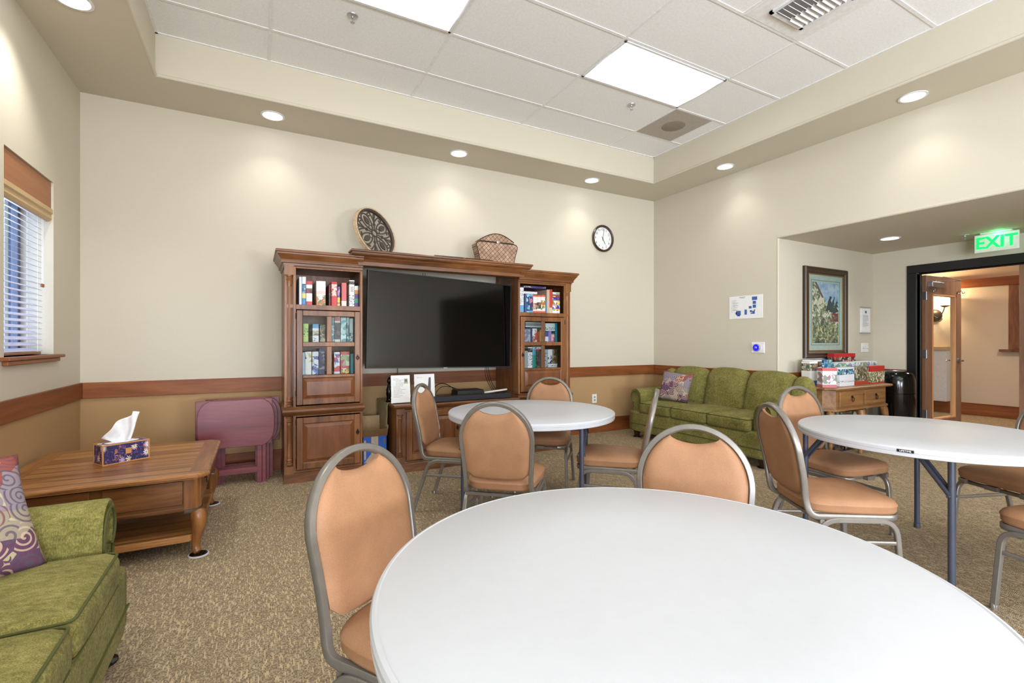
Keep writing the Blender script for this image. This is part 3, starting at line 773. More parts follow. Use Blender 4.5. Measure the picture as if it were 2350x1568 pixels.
text('LIFETIME', .0115, 'paper', t2, TR(.608 * math.cos(a0), .608 * math.sin(a0), .7015) @ Matrix.Rotation(a0 + R(90), 4, 'Z') @ Matrix.Rotation(R(90), 4, 'X') @ Matrix.Translation((0, 0, .0018)), 'plate_lettering')
t0 = make_table('large white round folding table filling the foreground', [(-.42, .36), (.40, .38), (.42, -.36), (-.40, -.38)])
t0.location = (.777, .765, 0)
# ------------------------------------------------------------------ sofas
def make_sofa(label, first=None):
    """length along X, seat facing -Y, origin at the floor centre"""
    t = thing('sofa', label, 'sofa', group='green chenille sofas')
    Lh = .96; aw = .20; D0, D1 = -.40, .40
    G = 'green_chenille'
    m = MB().puffy((0, -.012, .212), (2 * Lh - .03, .775, .265), .035, n=12); m.build('base', G, t, smooth='all')
    for s in (-1, 1):
        m = MB().sweep([(-Lh + .05, -.400, .185), (0, -.401, .185), (Lh - .05, -.400, .185)], .010) if s < 0 else None
        if m: m.build('welt', 'green_piping', t, smooth=True)
    # seat cushions
    w = (2 * Lh - 2 * aw) / 3
    for i in range(3):
        cx = -Lh + aw + w * (i + .5)
        mm = MB().puffy((cx, -.075, .395), (w - .006, .66, .13), .035, (.0, .012, .022), 12)
        c = mm.build('seat_cushion', G, t, smooth='all')
        m = MB()
        for z, k in ((.452, 1), (.338, 1)):
            x0, x1, y0, y1 = cx - w / 2 + .012, cx + w / 2 - .012, -.402, .24
            m.sweep(fillet([(x0 - .002, y1, z), (x0 - .002, y0, z), (x1 + .002, y0, z), (x1 + .002, y1, z)], .03), .009)
        m.build('welt', 'green_piping', c, smooth=True)
    # channelled back, the three middle sections taller than the wings
    bw = (2 * Lh - .30) / 3
    def back_section(cx, ww, top, name='back_cushion', lean=0):
        m = MB(); nx, nz = 14, 26; rings = []
        # profile in (y, z): front face then rolled top to the rear
        prof = [(.135, .40), (.15, .50), (.175, .60), (.20, .70), (.225, .78), (.25, .83), (.285, .865), (.325, .875), (.365, .86), (.39, .82), (.40, .74), (.40, .55), (.40, .30), (.36, .25)]
        for i in range(nx + 1):
            u = -1 + 2 * i / nx; e = math.sqrt(max(0, 1 - abs(u) ** 3.5)); row = []
            for (y, z) in prof:
                zz = z if z < .5 else .5 + (z - .5) * (top - .5) / .375
                zz -= (1 - e) * .045 * (z > .6) + .02 * u * u * (z > .8) * 1.0
                yy = y + ((1 - e) * .05 if y < .3 else 0)
                row.append((cx + u * ww / 2, yy, zz))
            rings.append(row)
        m.rings(rings); return m.build(name, G, t, smooth=True, angle=70)
    for i in range(3): back_section(-Lh + .15 + bw * (i + .5), bw, .915 if i == 1 else .905)
    for s in (-1, 1):
        back_section(s * (Lh - .085), .17, .865, 'back_wing')
        # rolled arm: profile in (x, z) swept along the depth
        m = MB(); prof = []
        pr = [(.0, .16), (.0, .30), (.0, .47), (.005, .535)]
        cxr, czr, r = .098, .535, .088
        for k in range(13):
            a = math.pi - math.pi * 1.38 * k / 12; pr.append((cxr + r * math.cos(a), czr + r * math.sin(a)))
        pr += [(.150, .44), (.140, .38), (.150, .30), (.172, .22), (.185, .16)]
        ys = [(-.335, .90), (-.35, .97), (-.345, 1), (-.2, 1), (.1, 1), (.36, 1), (.40, .95)]
        rings = []
        for y, k in ys:
            rings.append([(s * (Lh - aw + .01 + (.09 + (a - .09) * k)), y, .38 + (b - .38) * k) for a, b in pr])
        m.rings(rings); m.build('armrest', G, t, smooth=True, angle=60)
        # front facing of the arm with its welt
        m = MB(); k = .86
        pts = [(s * (Lh - aw + .01 + .09 + (a - .09) * k), -.352, .38 + (b - .38) * k) for a, b in pr]
        m.sweep(pts, .010); m.build('welt', 'green_piping', t, smooth=True)
        for y in (-.33, .33):
            m = MB().rects([(s * (Lh - .10) - .022, s * (Lh - .10) + .022, y - .022, y + .022, .006), (s * (Lh - .10) - .035, s * (Lh - .10) + .035, y - .035, y + .035, .12)])
            l = m.build('leg', 'cherry_dark', t, bevel=.003)
            if y < 0: MB().lathe([(.045, 0), (.05, .003), (.048, .008), (.034, .010)], (s * (Lh - .10), y, 0), 24).build('glide_disc', 'black_gloss', l, smooth=True)
    return t
s2 = make_sofa('green chenille sofa against the right wall below the thermostat')
s2.location = (4.645, 3.73, 0); s2.rotation_euler = (0, 0, R(-90))
s1 = copy_tree(s2); s1['label'] = 'green chenille sofa at the lower left, cut off by the photo edge'
s1.location = (-.845, 1.46, 0); s1.rotation_euler = (0, 0, R(90))
def pillow(name, label, mx, size=.42, th=.13):
    m = MB(); b = m.b; n = 20; G = {}
    for sd in (1, -1):
        for i in range(n + 1):
            for j in range(n + 1):
                u, v = -1 + 2 * i / n, -1 + 2 * j / n
                if sd == -1 and (i in (0, n) or j in (0, n)): G[sd, i, j] = G[1, i, j]; continue
                pin = 1 - .07 * (1 - abs(u) ** 2) * abs(v) ** 3; pin2 = 1 - .07 * (1 - abs(v) ** 2) * abs(u) ** 3
                h = th / 2 * (max(0, 1 - u * u) * max(0, 1 - v * v)) ** .42
                h *= 1 + .10 * math.sin(3 * u + 2 * v)
                G[sd, i, j] = b.verts.new((u * size / 2 * pin2, sd * h, v * size / 2 * pin))
    for sd in (1, -1):
        for i in range(n):
            for j in range(n):
                q = [G[sd, i, j], G[sd, i + 1, j], G[sd, i + 1, j + 1], G[sd, i, j + 1]]; b.faces.new(q)
    o = m.build(name, 'swirl_tapestry', None, smooth='all'); o.matrix_world = mx
    return tag(o, label, 'pillow', 'swirl patterned throw pillows')
pillow('throw_pillow', 'swirl patterned throw pillow leaning on the arm of the near green sofa', TR(-.835, 2.105, .655, rz=45, rx=-30, ry=4), .42, .12)
pillow('throw_pillow', 'swirl patterned throw pillow on the far sofa below the thermostat wall', TR(4.60, 4.22, .66, rz=-68, rx=-20, ry=6), .38)
# ------------------------------------------------------------------ coffee table
t = thing('coffee_table', 'square oak coffee table with plank top and curved legs in the left corner', 'coffee table', (-.745, 3.72, 0))
X0, X1, Y0, Y1 = -1.225, -.235, 3.185, 4.255
def octo(x0, x1, y0, y1, c, z): return [(x0 + c, y0, z), (x1 - c, y0, z), (x1, y0 + c, z), (x1, y1 - c, z), (x1 - c, y1, z), (x0 + c, y1, z), (x0, y1 - c, z), (x0, y0 + c, z)]
m = MB(); m.rings([octo(X0 + g, X1 - g, Y0 + g, Y1 - g, .055, z) for g, z in ((.03, .445), (.012, .448), (.008, .456), (.0, .460), (.0, .470), (.004, .477), (.012, .480))])
m.build('tabletop', 'oak_planks', t, world=True)
for a, b in ((X0 + .014, X0 + .10), (X1 - .10, X1 - .014)): MB().box(a, b, Y0 + .07, Y1 - .07, .4795, .4812).build('breadboard_end', 'oak_y', t, world=True)
m = MB(); g = .06
m.rings([octo(X0 + g, X1 - g, Y0 + g, Y1 - g, .05, z) for z in (.275, .446)]); m.rings([octo(X0 + g - .008, X1 - g + .008, Y0 + g - .008, Y1 - g + .008, .05, z) for z in (.262, .285)])
m.build('apron', 'oak', t, world=True, bevel=.003)
for xa, xb in ((X0 + .13, -.77), (-.72, X1 - .13)):
    MB().box(xa, xb, Y0 + g - .012, Y0 + g + .02, .30, .435).build('drawer_front', 'oak', t, world=True, bevel=.005)
for ya, yb in ((Y0 + .13, 3.70), (3.74, Y1 - .13)):
    d_ = MB().box(X1 - g - .02, X1 - g + .012, ya, yb, .30, .435).build('drawer_front', 'oak_y', t, world=True, bevel=.005)
    ym = (ya + yb) / 2; xx = X1 - g + .012
    m = MB().lathe([(.001, xx), (.014, xx), (.012, xx + .006), (.001, xx + .01)], (0, ym, .385), 12, 'X')
    m.sweep([(xx + .012, ym + .016 * math.sin(k * .628), .365 + .018 * math.cos(k * .628)) for k in range(10)], .005, closed=True); m.build('ring_pull', 'dark_bronze', d_, world=True, smooth=True)
m = MB(); m.rings([octo(X0 + g - .01, X1 - g + .01, Y0 + g - .01, Y1 - g + .01, .05, z) for z in (.085, .105, .125)]); m.build('lower_shelf', 'oak_planks', t, world=True, bevel=.006)
for sx, cx in ((-1, X0 + g + .02), (1, X1 - g - .02)):
    for sy, cy in ((-1, Y0 + g + .02), (1, Y1 - g - .02)):
        q = .7071
        post = MB().rings([[(cx + sx * .035 * a, cy + sy * .035 * b, z) for a, b in ((-1.3, 1.0), (-.2, 1.0), (.62, .62), (1.0, -.2), (1.0, -1.3), (-1.0, -1.0))] for z in (.255, .447)])
        post.build('corner_post', 'oak_z', t, world=True, bevel=.003)
        prof = [(.022, .268, 1.15), (.034, .235, 1.25), (.040, .20, 1.18), (.034, .15, .92), (.020, .10, .70), (.010, .06, .58), (.016, .03, .60), (.034, .014, .72)]
        m = MB().sweep([(cx + sx * q * o_, cy + sy * q * o_, z) for o_, z, k in prof], .072, n=12, scales=[k for _, _, k in prof])
        l = m.build('leg', 'oak_z', t, world=True, smooth=True, sub=1)
        m = MB().rings([[(cx + sx * .044 * a, cy + sy * .044 * b, z) for a, b in ((-1.0, 1.0), (-.1, 1.02), (.66, .66), (1.02, -.1), (1.0, -1.0), (-.7, -.7))] for z in (.252, .272)]); m.build('carved_band', 'iron_dark', l, world=True, bevel=.004)
        MB().lathe([(.045, 0), (.052, .002), (.052, .008), (.036, .010)], (cx + sx * q * .034, cy + sy * q * .034, 0), 28).build('glide_disc', 'paper_grey', l, world=True, smooth=True)
        MB().lathe([(.045, .010), (.03, .0115), (.001, .0115)], (cx + sx * q * .034, cy + sy * q * .034, 0), 28, cap=False).build('glide_pad', 'black_gloss', l, world=True, smooth=True)
# tissue box
def tissuemat():
    k = NT('daisy_print'); v = k.coord()
    vo = k.n('ShaderNodeTexVoronoi', feature='F1'); vo.inputs['Scale'].default_value = 22; k.l(v, vo.inputs['Vector'])
    sub = k.n('ShaderNodeVectorMath', operation='SUBTRACT'); k.l(v, sub.inputs[0]); k.l(vo.outputs['Position'], sub.inputs[1])
    sx, sy, sz = k.xyz(sub.outputs[0]); ang = k.math('ARCTAN2', sz, k.math('ADD', sx, sy)); d = vo.outputs['Distance']
    pet = k.math('ADD', .36, k.math('MULTIPLY', k.math('SINE', k.math('MULTIPLY', ang, 11)), .13))
    isp = k.math('MULTIPLY', k.math('LESS_THAN', d, pet), k.math('GREATER_THAN', k.xyz(vo.outputs['Color'])[2], .28))
    nz = k.noise(v, 60, 3, .6, 1)
    bg = k.ramp(nz, [(0, lin((54, 34, 96))), (.42, lin((38, 52, 84))), (.52, lin((84, 60, 150))), (.6, lin((196, 132, 72))), (.68, lin((52, 36, 88)))], 'CONSTANT')
    pc = k.ramp(k.xyz(vo.outputs['Color'])[0], [(0, lin((240, 232, 208))), (.4, lin((196, 176, 224))), (.8, lin((236, 226, 240)))], 'CONSTANT')
    col = k.mix(isp, bg, pc); col = k.mix(k.math('MULTIPLY', isp, k.math('LESS_THAN', d, .12)), col, lin((210, 160, 80)))
    k.base(col); k.set(.4); M['daisy_print'] = k.m
tissuemat()
t = thing('tissue_box', 'floral tissue box with a white tissue sticking out on the coffee table', 'tissue box', (-.735, 3.745, .4812), R(33))
t.scale = (.82, 1.05, 1.16)
m = MB().box(-.145, .145, -.055, .055, 0, .105); m.build('carton', 'daisy_print', t, bevel=.003)
m = MB(); e = .0065
for sx in (-1, 1):
    for sy in (-1, 1): m.box(sx * .145 - e * .6, sx * .145 + e * .6, sy * .055 - e * .6, sy * .055 + e * .6, 0, .106)
for sy in (-1, 1):
    for z in (.003, .103): m.box(-.145, .145, sy * .0555 - .0015, sy * .0555 + .0015, z - .003, z + .003)
for sx in (-1, 1):
    for z in (.003, .103): m.box(sx * .1455 - .0015, sx * .1455 + .0015, -.055, .055, z - .003, z + .003)
m.box(-.006, .03, -.0575, -.055, .045, .075)
m.build('carton_edge', 'orange_edge', t)
MB().lathe([(.001, .1062), (.05, .1062), (.052, .1058)], n=24).move(Matrix.Diagonal((2.1, .7, 1, 1))).build('opening_film', 'soap', t)
m = MB(); b = m.b; n = 20; mrow = 12; G = []
for i in range(n + 1):
    row = []
    for j in range(mrow + 1):
        u, v = i / n, j / mrow; a = -1 + 2 * u
        base = (a * .055 + .0, .010 * math.sin(u * 9), .104)
        topx = -.115 + .235 * u; topz = .205 + .035 * math.sin(u * 2.2) - .07 * (1 - u) ** 2.4 + .02 * (u > .82)
        wv = .014 * math.sin(u * 14 + v * 2) * v
        row.append(b.verts.new((base[0] * (1 - v) + topx * v + .004 * math.sin(v * 5), base[1] * (1 - v) + wv + .006 * v, base[2] * (1 - v) + topz * v)))
    G.append(row)
for i in range(n):
    for j in range(mrow): b.faces.new([G[i][j], G[i + 1][j], G[i + 1][j + 1], G[i][j + 1]])
o = m.build('tissue', 'soap', t, smooth='all'); q = o.modifiers.new('thickness', 'SOLIDIFY'); q.thickness = .0012
# ------------------------------------------------------------------ folded tray tables
def tray(i, x, y, rect, label, lean=0):
    t = thing('folding_tray_table', label, 'tray table', (x, y, 0), group='folded tray tables by the back wall')
    w, h, z0 = .57, .40, .325; pts = []
    if rect: pts = [(-w / 2, 0), (w / 2, 0), (w / 2, h), (-w / 2, h)]
    else:
        for k in range(64):
            a = 2 * math.pi * k / 64; ca, sa = math.cos(a), math.sin(a)
            # rounded ends, flat long edges
            pts.append((max(-1, min(1, math.copysign(abs(ca) ** .62, ca))) * w / 2, h / 2 + max(-1, min(1, 1.12 * math.copysign(abs(sa) ** .62, sa))) * h / 2))
    m = MB().prism([(a, b + z0) for a, b in pts], -.008, .008, 'Y'); m.build('tabletop', 'mahogany', t, smooth=True, bevel=.003)
    for s in (-1, 1):
        MB().box(s * .17 - .018, s * .17 + .018, .009, .021, 0, z0 + .33).build('leg', 'mahogany', t, bevel=.002)
        MB().box(s * .205 - .014, s * .205 + .014, .009, .021, 0, z0 + .33).build('leg', 'mahogany', t, bevel=.002)
    MB().box(-.17, .17, .010, .020, .09, .14).build('crossbar', 'mahogany', t, bevel=.002)
tray(0, -.145, 4.655, False, 'dark red folded tray table with rounded top, front of the row by the back wall')
tray(1, -.16, 4.70, True, 'dark red folded tray table with square corners, second in the row')
tray(2, -.115, 4.745, False, 'dark red folded tray table with rounded top, third in the row')
tray(3, -.085, 4.79, False, 'dark red folded tray table with rounded top, fourth in the row')
tray(4, -.10, 4.835, True, 'dark red folded tray table with square corners, last in the row against the wall')
# ------------------------------------------------------------------ entertainment cabinets
YT = 4.494      # front face of the towers
def knob(p, x, z, y=YT - .012):
    m = MB().prism([(x - .001, z + .032), (x + .008, z + .012), (x + .014, z), (x + .006, z - .014), (x, z - .034), (x - .006, z - .014), (x - .014, z), (x - .008, z + .012)], y - .003, y, 'Y')
    m.sweep([(x + .013 * math.sin(k * .628), y - .008, z - .004 + .015 * math.cos(k * .628)) for k in range(10)], .0045, closed=True)
    return m.build('ring_pull', 'dark_bronze', p, world=True, smooth=True)
def raised(m, x0, x1, z0, z1, y):
    m.rects([(x0, x1, z0, z1, y + .006), (x0, x1, z0, z1, y), (x0 + .006, x1 - .006, z0 + .006, z1 - .006, y + .003), (x0 + .034, x1 - .034, z0 + .034, z1 - .034, y - .009), (x0 + .038, x1 - .038, z0 + .038, z1 - .038, y - .009)], 'Y')
def frame_rect(m, x0, x1, z0, z1, w, y0, y1):
    m.box(x0, x0 + w, y0, y1, z0, z1); m.box(x1 - w, x1, y0, y1, z0, z1); m.box(x0 + w, x1 - w, y0, y1, z0, z0 + w); m.box(x0 + w, x1 - w, y0, y1, z1 - w, z1)
def tower(x0, x1, side, label):
    """side -1: the turned column stands at the left edge"""
    t = thing('cabinet_tower', label, 'cabinet', ((x0 + x1) / 2, 4.78, 0))
    yb = YB - .022
    fl, fr = (x0 + .092, x1 - .02) if side < 0 else (x0 + .02, x1 - .092)        # door field
    m = MB(); m.box(x0 + .004, x0 + .022, YT + .01, yb, .10, 1.90); m.box(x1 - .022, x1 - .004, YT + .01, yb, .10, 1.90)
    m.box(x0 + .02, x1 - .02, yb - .015, yb, .1, 1.9)
    m.box(x0 + .02, x1 - .02, YT + .012, yb, .10, .12); m.box(x0 + .02, x1 - .02, YT + .012, yb, .62, .66)
    m.box(x0 + .02, x1 - .02, YT + .004, yb, 1.517, 1.545); m.box(x0 + .02, x1 - .02, YT + .004, yb, 1.88, 1.90)
    m.build('carcass', 'cherry', t, world=True)
    for z in (1.192, .925):
        MB().box(x0 + .022, x1 - .022, YT + .03, yb - .015, z - .012, z).build('shelf', 'clear_glass' if z > 5 else 'cherry_x', t, world=True)
    m = MB(); xo = x0 if side < 0 else x1
    m.box(fl - .022, fl, YT, YT + .02, .10, 1.90); m.box(fr, fr + .020, YT, YT + .02, .10, 1.90)
    a, b = sorted((xo, xo - side * .074)); m.box(a, b, YT + .034, YT + .05, .10, 1.90)
    m.box(fl, fr, YT, YT + .02, 1.505, 1.547); m.box(fl, fr, YT, YT + .02, .57, .66); m.box(fl, fr, YT, YT + .02, 1.862, 1.9)
    m.build('face_frame', 'cherry', t, world=True, bevel=.002)
    # column: square blocks, turned shaft with rings
    xc = xo - side * .038; yc = YT + .030
    m = MB()
    for z0, z1 in ((1.80, 1.90), (.0, .145)): m.box(xc - .038, xc + .038, yc - .036, yc + .03, z0, z1)
    for z0, z1 in ((.158, .575), (.665, 1.80)):
        pr = [(.034, z0), (.034, z0 + .012), (.027, z0 + .016), (.030, z0 + .024), (.027, z0 + .030), (.033, z0 + .04), (.028, z0 + .05), (.028, z0 + .058), (.030, z0 + .07), (.027, z0 + .085), (.027, z1 - .085), (.030, z1 - .07), (.028, z1 - .058), (.028, z1 - .05), (.033, z1 - .04), (.027, z1 - .03), (.030, z1 - .024), (.027, z1 - .016), (.034, z1 - .012), (.034, z1)]
        m.lathe(pr, (xc, yc, 0), 20)
    m.build('column', 'cherry', t, world=True, smooth=True)
    m = MB()
    for k in range(5):
        a = R(180 + 30 + 30 * k); m.sweep([(xc + .027 * math.cos(a), yc + .027 * math.sin(a), .74), (xc + .027 * math.cos(a), yc + .027 * math.sin(a), 1.70)], .006, n=6)
    m.build('reeding', 'cherry', t, world=True, smooth=True)
    # plinth, waist moulding, crown
    MB().rects([(x0 - .004, x1 + .002, YT - .012, yb, 0), (x0 - .004, x1 + .002, YT - .012, yb, .075), (x0, x1, YT - .002, yb, .083), (x0 - .002, x1, YT - .006, yb, .09), (x0 + .003, x1 - .003, YT + .004, yb, .104)]).build('plinth', 'cherry_x', t, world=True)
    MB().rects([(x0 + .002, x1 - .002, YT + .002, yb, .578), (x0 - .006, x1 + .006, YT - .008, yb, .590), (x0 - .014, x1 + .014, YT - .018, yb, .606), (x0 - .016, x1 + .016, YT - .022, yb, .618), (x0 - .012, x1 + .012, YT - .016, yb, .634), (x0 - .002, x1 + .002, YT - .004, yb, .640), (x0 - .004, x1 + .004, YT - .006, yb, .652), (x0 + .004, x1 - .004, YT + .004, yb, .658)]).build('waist_moulding', 'cherry_x', t, world=True)
    # doors
    d = MB(); yf, yk = YT - .014, YT + .004; z0, z1 = .672, 1.497
    frame_rect(d, fl + .004, fr - .004, z0, z1, .048, yf, yk)
    gx0, gx1 = fl + .052, fr - .052; gm = (gx0 + gx1) / 2
    d.box(gm - .022, gm + .022, yf, yk, .930, 1.180); d.box(gm - .022, gm + .022, yf, yk, 1.220, z1 - .048); d.box(gx0, gx1, yf, yk, 1.180, 1.220); d.box(gx0, gx1, yf, yk, .905, .930)
    door = d.build('glass_door', 'cherry', t, world=True, bevel=.004)
    m = MB(); raised(m, gx0, gx1, .72, .905, yf + .006); m.build('raised_panel', 'cherry_panel', door, world=True)
    for a, b in ((gx0, gm - .022), (gm + .022, gx1)):
        for c, e in ((.930, 1.180), (1.220, z1 - .048)): MB().box(a, b, YT - .006, YT - .003, c, e).build('glass_pane', 'clear_glass', door, world=True)
    kx = fr - .026 if side < 0 else fl + .026
    knob(door, kx, 1.08)
    d = MB(); frame_rect(d, fl + .004, fr - .004, .112, .560, .052, yf, yk); door = d.build('lower_door', 'cherry', t, world=True, bevel=.004)
    m = MB(); raised(m, fl + .056, fr - .056, .164, .508, yf + .006); m.build('raised_panel', 'cherry_panel', door, world=True)
    knob(door, kx, .40)
    hx = fl + .001 if side < 0 else fr - .001
    for z in (.75, 1.42, .16, .50): MB().lathe([(.004, z), (.005, z + .004), (.005, z + .046), (.004, z + .05)], (hx, YT - .012, 0), 8).build('hinge', 'dark_bronze', t, world=True)
    return t
CR = [(.002, 1.872), (.006, 1.885), (.008, 1.900), (.022, 1.905), (.022, 1.914), (.026, 1.930), (.040, 1.952), (.052, 1.968), (.056, 1.974), (.058, 1.985), (.070, 1.990), (.070, 2.002), (.064, 2.010)]
TL_ = tower(.211, .863, -1, 'left cherry cabinet tower with glass door, full of games and puzzles')
TRr = tower(2.512, 3.206, 1, 'right cherry cabinet tower with glass door, shelves crammed with games')
for t, x0, x1, s in ((TL_, .211, .863, -1), (TRr, 2.512, 3.206, 1)):
    MB().rects([(x0 - (o_ if s < 0 else 0), x1 + (o_ if s > 0 else 0), YT - o_, YB - .022, z) for o_, z in CR]).build('crown_moulding', 'cherry_x', t, world=True)
t = thing('cabinet_bridge', 'long raised cherry crown bridging the two cabinet towers above the television', 'cabinet', (1.70, 4.75, 1.87))
xb0, xb1 = .835, 2.545
MB().rects([(xb0 - o_, xb1 + o_, YT - .018 - o_, YT + .05, z) for o_, z in [(.0, 1.919), (.004, 1.921), (.006, 1.923), (.018, 1.925), (.018, 1.937), (.022, 1.957), (.036, 1.978), (.046, 1.990), (.050, 1.998), (.064, 2.008), (.074, 2.014), (.078, 2.024), (.078, 2.034), (.090, 2.040), (.090, 2.052), (.084, 2.058)]]).build('crown_moulding', 'cherry_x', t, world=True)
MB().box(xb0, xb1, YT + .05, YB - .022, 2.036, 2.0575).build('top_board', 'cherry_x', t, world=True)
# ------------------------------------------------------------------ boxed games and puzzles on the shelves
def game(x0, x1, z0, z1, base, bands, label, group, yf, dp=.27, cat='board game', rz=0, flat=False, txt=None, scale=26, name='game_box'):
    i = game.n = getattr(game, 'n', 0) + 1
    mt = printmat('print_%d' % i, base, bands, i, scale)
    t = MB(); w, h = x1 - x0, z1 - z0; e = .0012
    # tray and slightly larger lid; the lid overlaps from the right (upright) or from the top (flat)
    if flat: t.box(-w / 2 + e, w / 2 - e, e, dp - e, 0, h * .6); t.box(-w / 2, w / 2, 0, dp, h * .28, h)
    else: t.box(-w / 2, w * .2, e, dp - e, e, h - e); t.box(-w * .28, w / 2, 0, dp, 0, h)
    o = t.build(name, mt, None, bevel=.0012); o.location = ((x0 + x1) / 2, yf, z0); o.rotation_euler = (0, 0, R(rz))
    tag(o, label, cat, group)
    if txt:
        s, size, col, zz = txt
        text(s, size, col, o, Matrix.Translation((0, -.0012, zz * h)) @ Matrix.Rotation(R(90), 4, 'X') @ Matrix.Rotation(R(-90), 4, 'Z'), 'spine_lettering', .0004)
    return o
GL = 'boxed games on the open shelf of the left cabinet'
W_ = (230, 228, 222)
zs = 1.5455; yo = YT + .07
def shelf(rows, group, z0, yf, where):
    for r in rows:
        x0, x1, z1, base, bands, lb = r[:6]; kw = r[6] if len(r) > 6 else {}
        game(x0, x1, kw.pop('z0', z0), z1, base, bands, lb + ' ' + where, group, kw.pop('y', yf), **kw)
RED, NAVY = (196, 40, 44), (34, 44, 84)
shelf([
 (.333, .354, 1.798, (222, 226, 228), [(.1, .9, (214, 220, 224))], 'thin plain white puzzle box at the left end', dict(dp=.3)),
 (.357, .388, 1.80, (226, 228, 230), [(0, .25, (40, 130, 190)), (.25, .42, (230, 206, 90)), (.42, .75, SEA)], 'white spined game box with blue and yellow base'),
 (.391, .44, 1.764, (228, 226, 222), [(0, .17, RED), (.85, 1, RED), (.5, .7, XMAS)], 'white game box with red ends'),
 (.474, .552, 1.77, (230, 228, 222), [(0, .44, FOOD), (.47, .6, (226, 196, 184))], 'wide white box with a picture of food'),
 (.584, .600, 1.745, (112, 20, 26), [(.2, .6, DARK)], 'dark red box beside the bright red one', dict(y=YT + .10)),
 (.603, .65, 1.769, (200, 26, 32), [(.42, .9, [(200, 26, 32), (226, 190, 180), (200, 26, 32), (240, 220, 200)])], 'bright red game box', dict(scale=60)),
 (.653, .676, 1.728, (104, 84, 150), [(0, .15, (230, 200, 90)), (.2, .45, (230, 196, 70)), (.5, 1, [(104, 84, 150), (60, 50, 110), (170, 150, 190)])], 'short purple and yellow box'),
 (.69, .733, 1.766, (206, 96, 92), [(0, .2, (232, 214, 200)), (.2, .24, (240, 236, 230))], 'pinkish red puzzle box'),
 (.757, .803, 1.794, (234, 234, 232), [(.84, .96, DARK), (.05, .45, 'text')], 'tall white puzzle box marked 500', dict(txt=('500', .034, 'ink', .66))),
 (.806, .838, 1.744, (226, 224, 216), [(0, .2, (84, 50, 120)), (.2, .4, (30, 140, 100)), (.4, .62, (84, 50, 130)), (.62, .8, (200, 130, 50))], 'short box with purple and green diamonds'),
], GL, zs, yo, 'on the left open shelf')
GLG = 'boxed games behind the glass of the left cabinet'
UZ, LZ = 1.1925, .9255; yg = YT + .12
shelf([
 (.371, .413, 1.386, (176, 206, 84), [(0, .07, (230, 230, 220)), (.4, .8, 'text')], 'lime green box'),
 (.448, .50, 1.384, (234, 236, 236), [(.8, 1, (70, 150, 206)), (.45, .68, COT), (.2, .35, 'text')], 'white box with a blue top band'),
 (.511, .556, 1.38, (150, 130, 110), [(0, 1, COT)], 'brown box with village artwork'),
 (.60, .635, 1.45, (90, 150, 160), [(0, 1, [(60, 120, 140), (190, 210, 210), (90, 150, 160)])], 'teal and white patterned box'),
 (.638, .686, 1.451, (216, 214, 206), [(.86, .98, (190, 90, 84)), (.2, .8, DARK)], 'pale box with a round red emblem'),
 (.69, .738, 1.449, (176, 214, 212), [(.1, .9, [(176, 214, 212), (110, 160, 160), (210, 232, 230)])], 'light aqua box, left of its twin'),
 (.742, .766, 1.45, (160, 206, 206), [(.1, .9, [(160, 206, 206), (60, 120, 130), (200, 226, 226)])], 'narrow light aqua box'),
 (.769, .80, 1.442, (206, 224, 222), [(.1, .5, 'text')], 'whitish aqua box at the right end'),
], GLG, UZ, yg, 'behind the upper left glass panes')
shelf([
 (.350, .384, 1.128, (168, 190, 214), [], 'narrow pale blue box'),
 (.387, .439, 1.134, (226, 226, 220), [(.55, .95, [(226, 226, 220), (200, 170, 70), (226, 226, 220), (60, 50, 40)])], 'white box with a small yellow figure'),
 (.445, .498, 1.134, (220, 226, 232), [(0, .8, [(60, 90, 160), (220, 226, 232), (50, 80, 150)])], 'white and blue box'),
 (.503, .55, 1.158, (44, 52, 96), [(.2, .9, [(44, 52, 96), (150, 150, 160), (36, 44, 86)])], 'dark navy box'),
 (.632, .682, 1.128, (224, 226, 230), [(.1, .9, [(224, 226, 230), (60, 90, 160), (206, 60, 60)])], 'white strip box with blue pictures'),
 (.689, .767, 1.132, (200, 56, 74), [(.35, .85, [(200, 56, 74), (230, 214, 200), (150, 170, 120)]), (0, .25, FOOD)], 'crimson box with pictures on its spine'),
 (.776, .805, 1.11, (60, 140, 150), [], 'narrow dark teal box'),
], GLG, LZ, yg, 'behind the lower left glass panes')
GR = 'boxed games on the open shelf of the right cabinet'
shelf([
 (2.565, 2.618, 1.826, (222, 226, 230), [(0, .3, (96, 160, 206)), (.35, .9, 'text')], 'tall white box with a blue foot'),
 (2.632, 2.654, 1.754, (54, 84, 130), [], 'narrow dark blue box'),
 (2.656, 2.693, 1.756, (130, 186, 214), [(.1, .9, SEA)], 'light blue box with a wave pattern'),
 (2.695, 2.739, 1.758, (90, 160, 190), [(.12, .88, [(60, 50, 90), (190, 110, 130), (50, 60, 110)])], 'cyan edged box with dark artwork'),
 (2.741, 2.791, 1.751, (222, 218, 212), [(0, .12, (206, 100, 70)), (.9, 1, (206, 90, 60)), (.2, .55, XMAS)], 'white and orange box, left of three alike'),
 (2.793, 2.843, 1.751, (222, 218, 212), [(0, .12, (206, 100, 70)), (.9, 1, (206, 90, 60)), (.25, .6, DARK)], 'white and orange box, middle of three alike'),
 (2.846, 2.90, 1.754, (220, 218, 212), [(0, .12, (206, 100, 70)), (.9, 1, (206, 90, 60)), (.2, .7, FOOD)], 'white and orange box, right of three alike'),
 (2.903, 2.919, 1.70, (70, 110, 160), [], 'thin blue box beside the tan and red one'),
 (2.922, 2.958, 1.82, (190, 170, 150), [], 'tall tan box'),
 (2.959, 2.996, 1.824, (188, 62, 44), [(0, .25, (206, 190, 160))], 'tall red box with a tan foot'),
], GR, zs, yo, 'on the right open shelf')
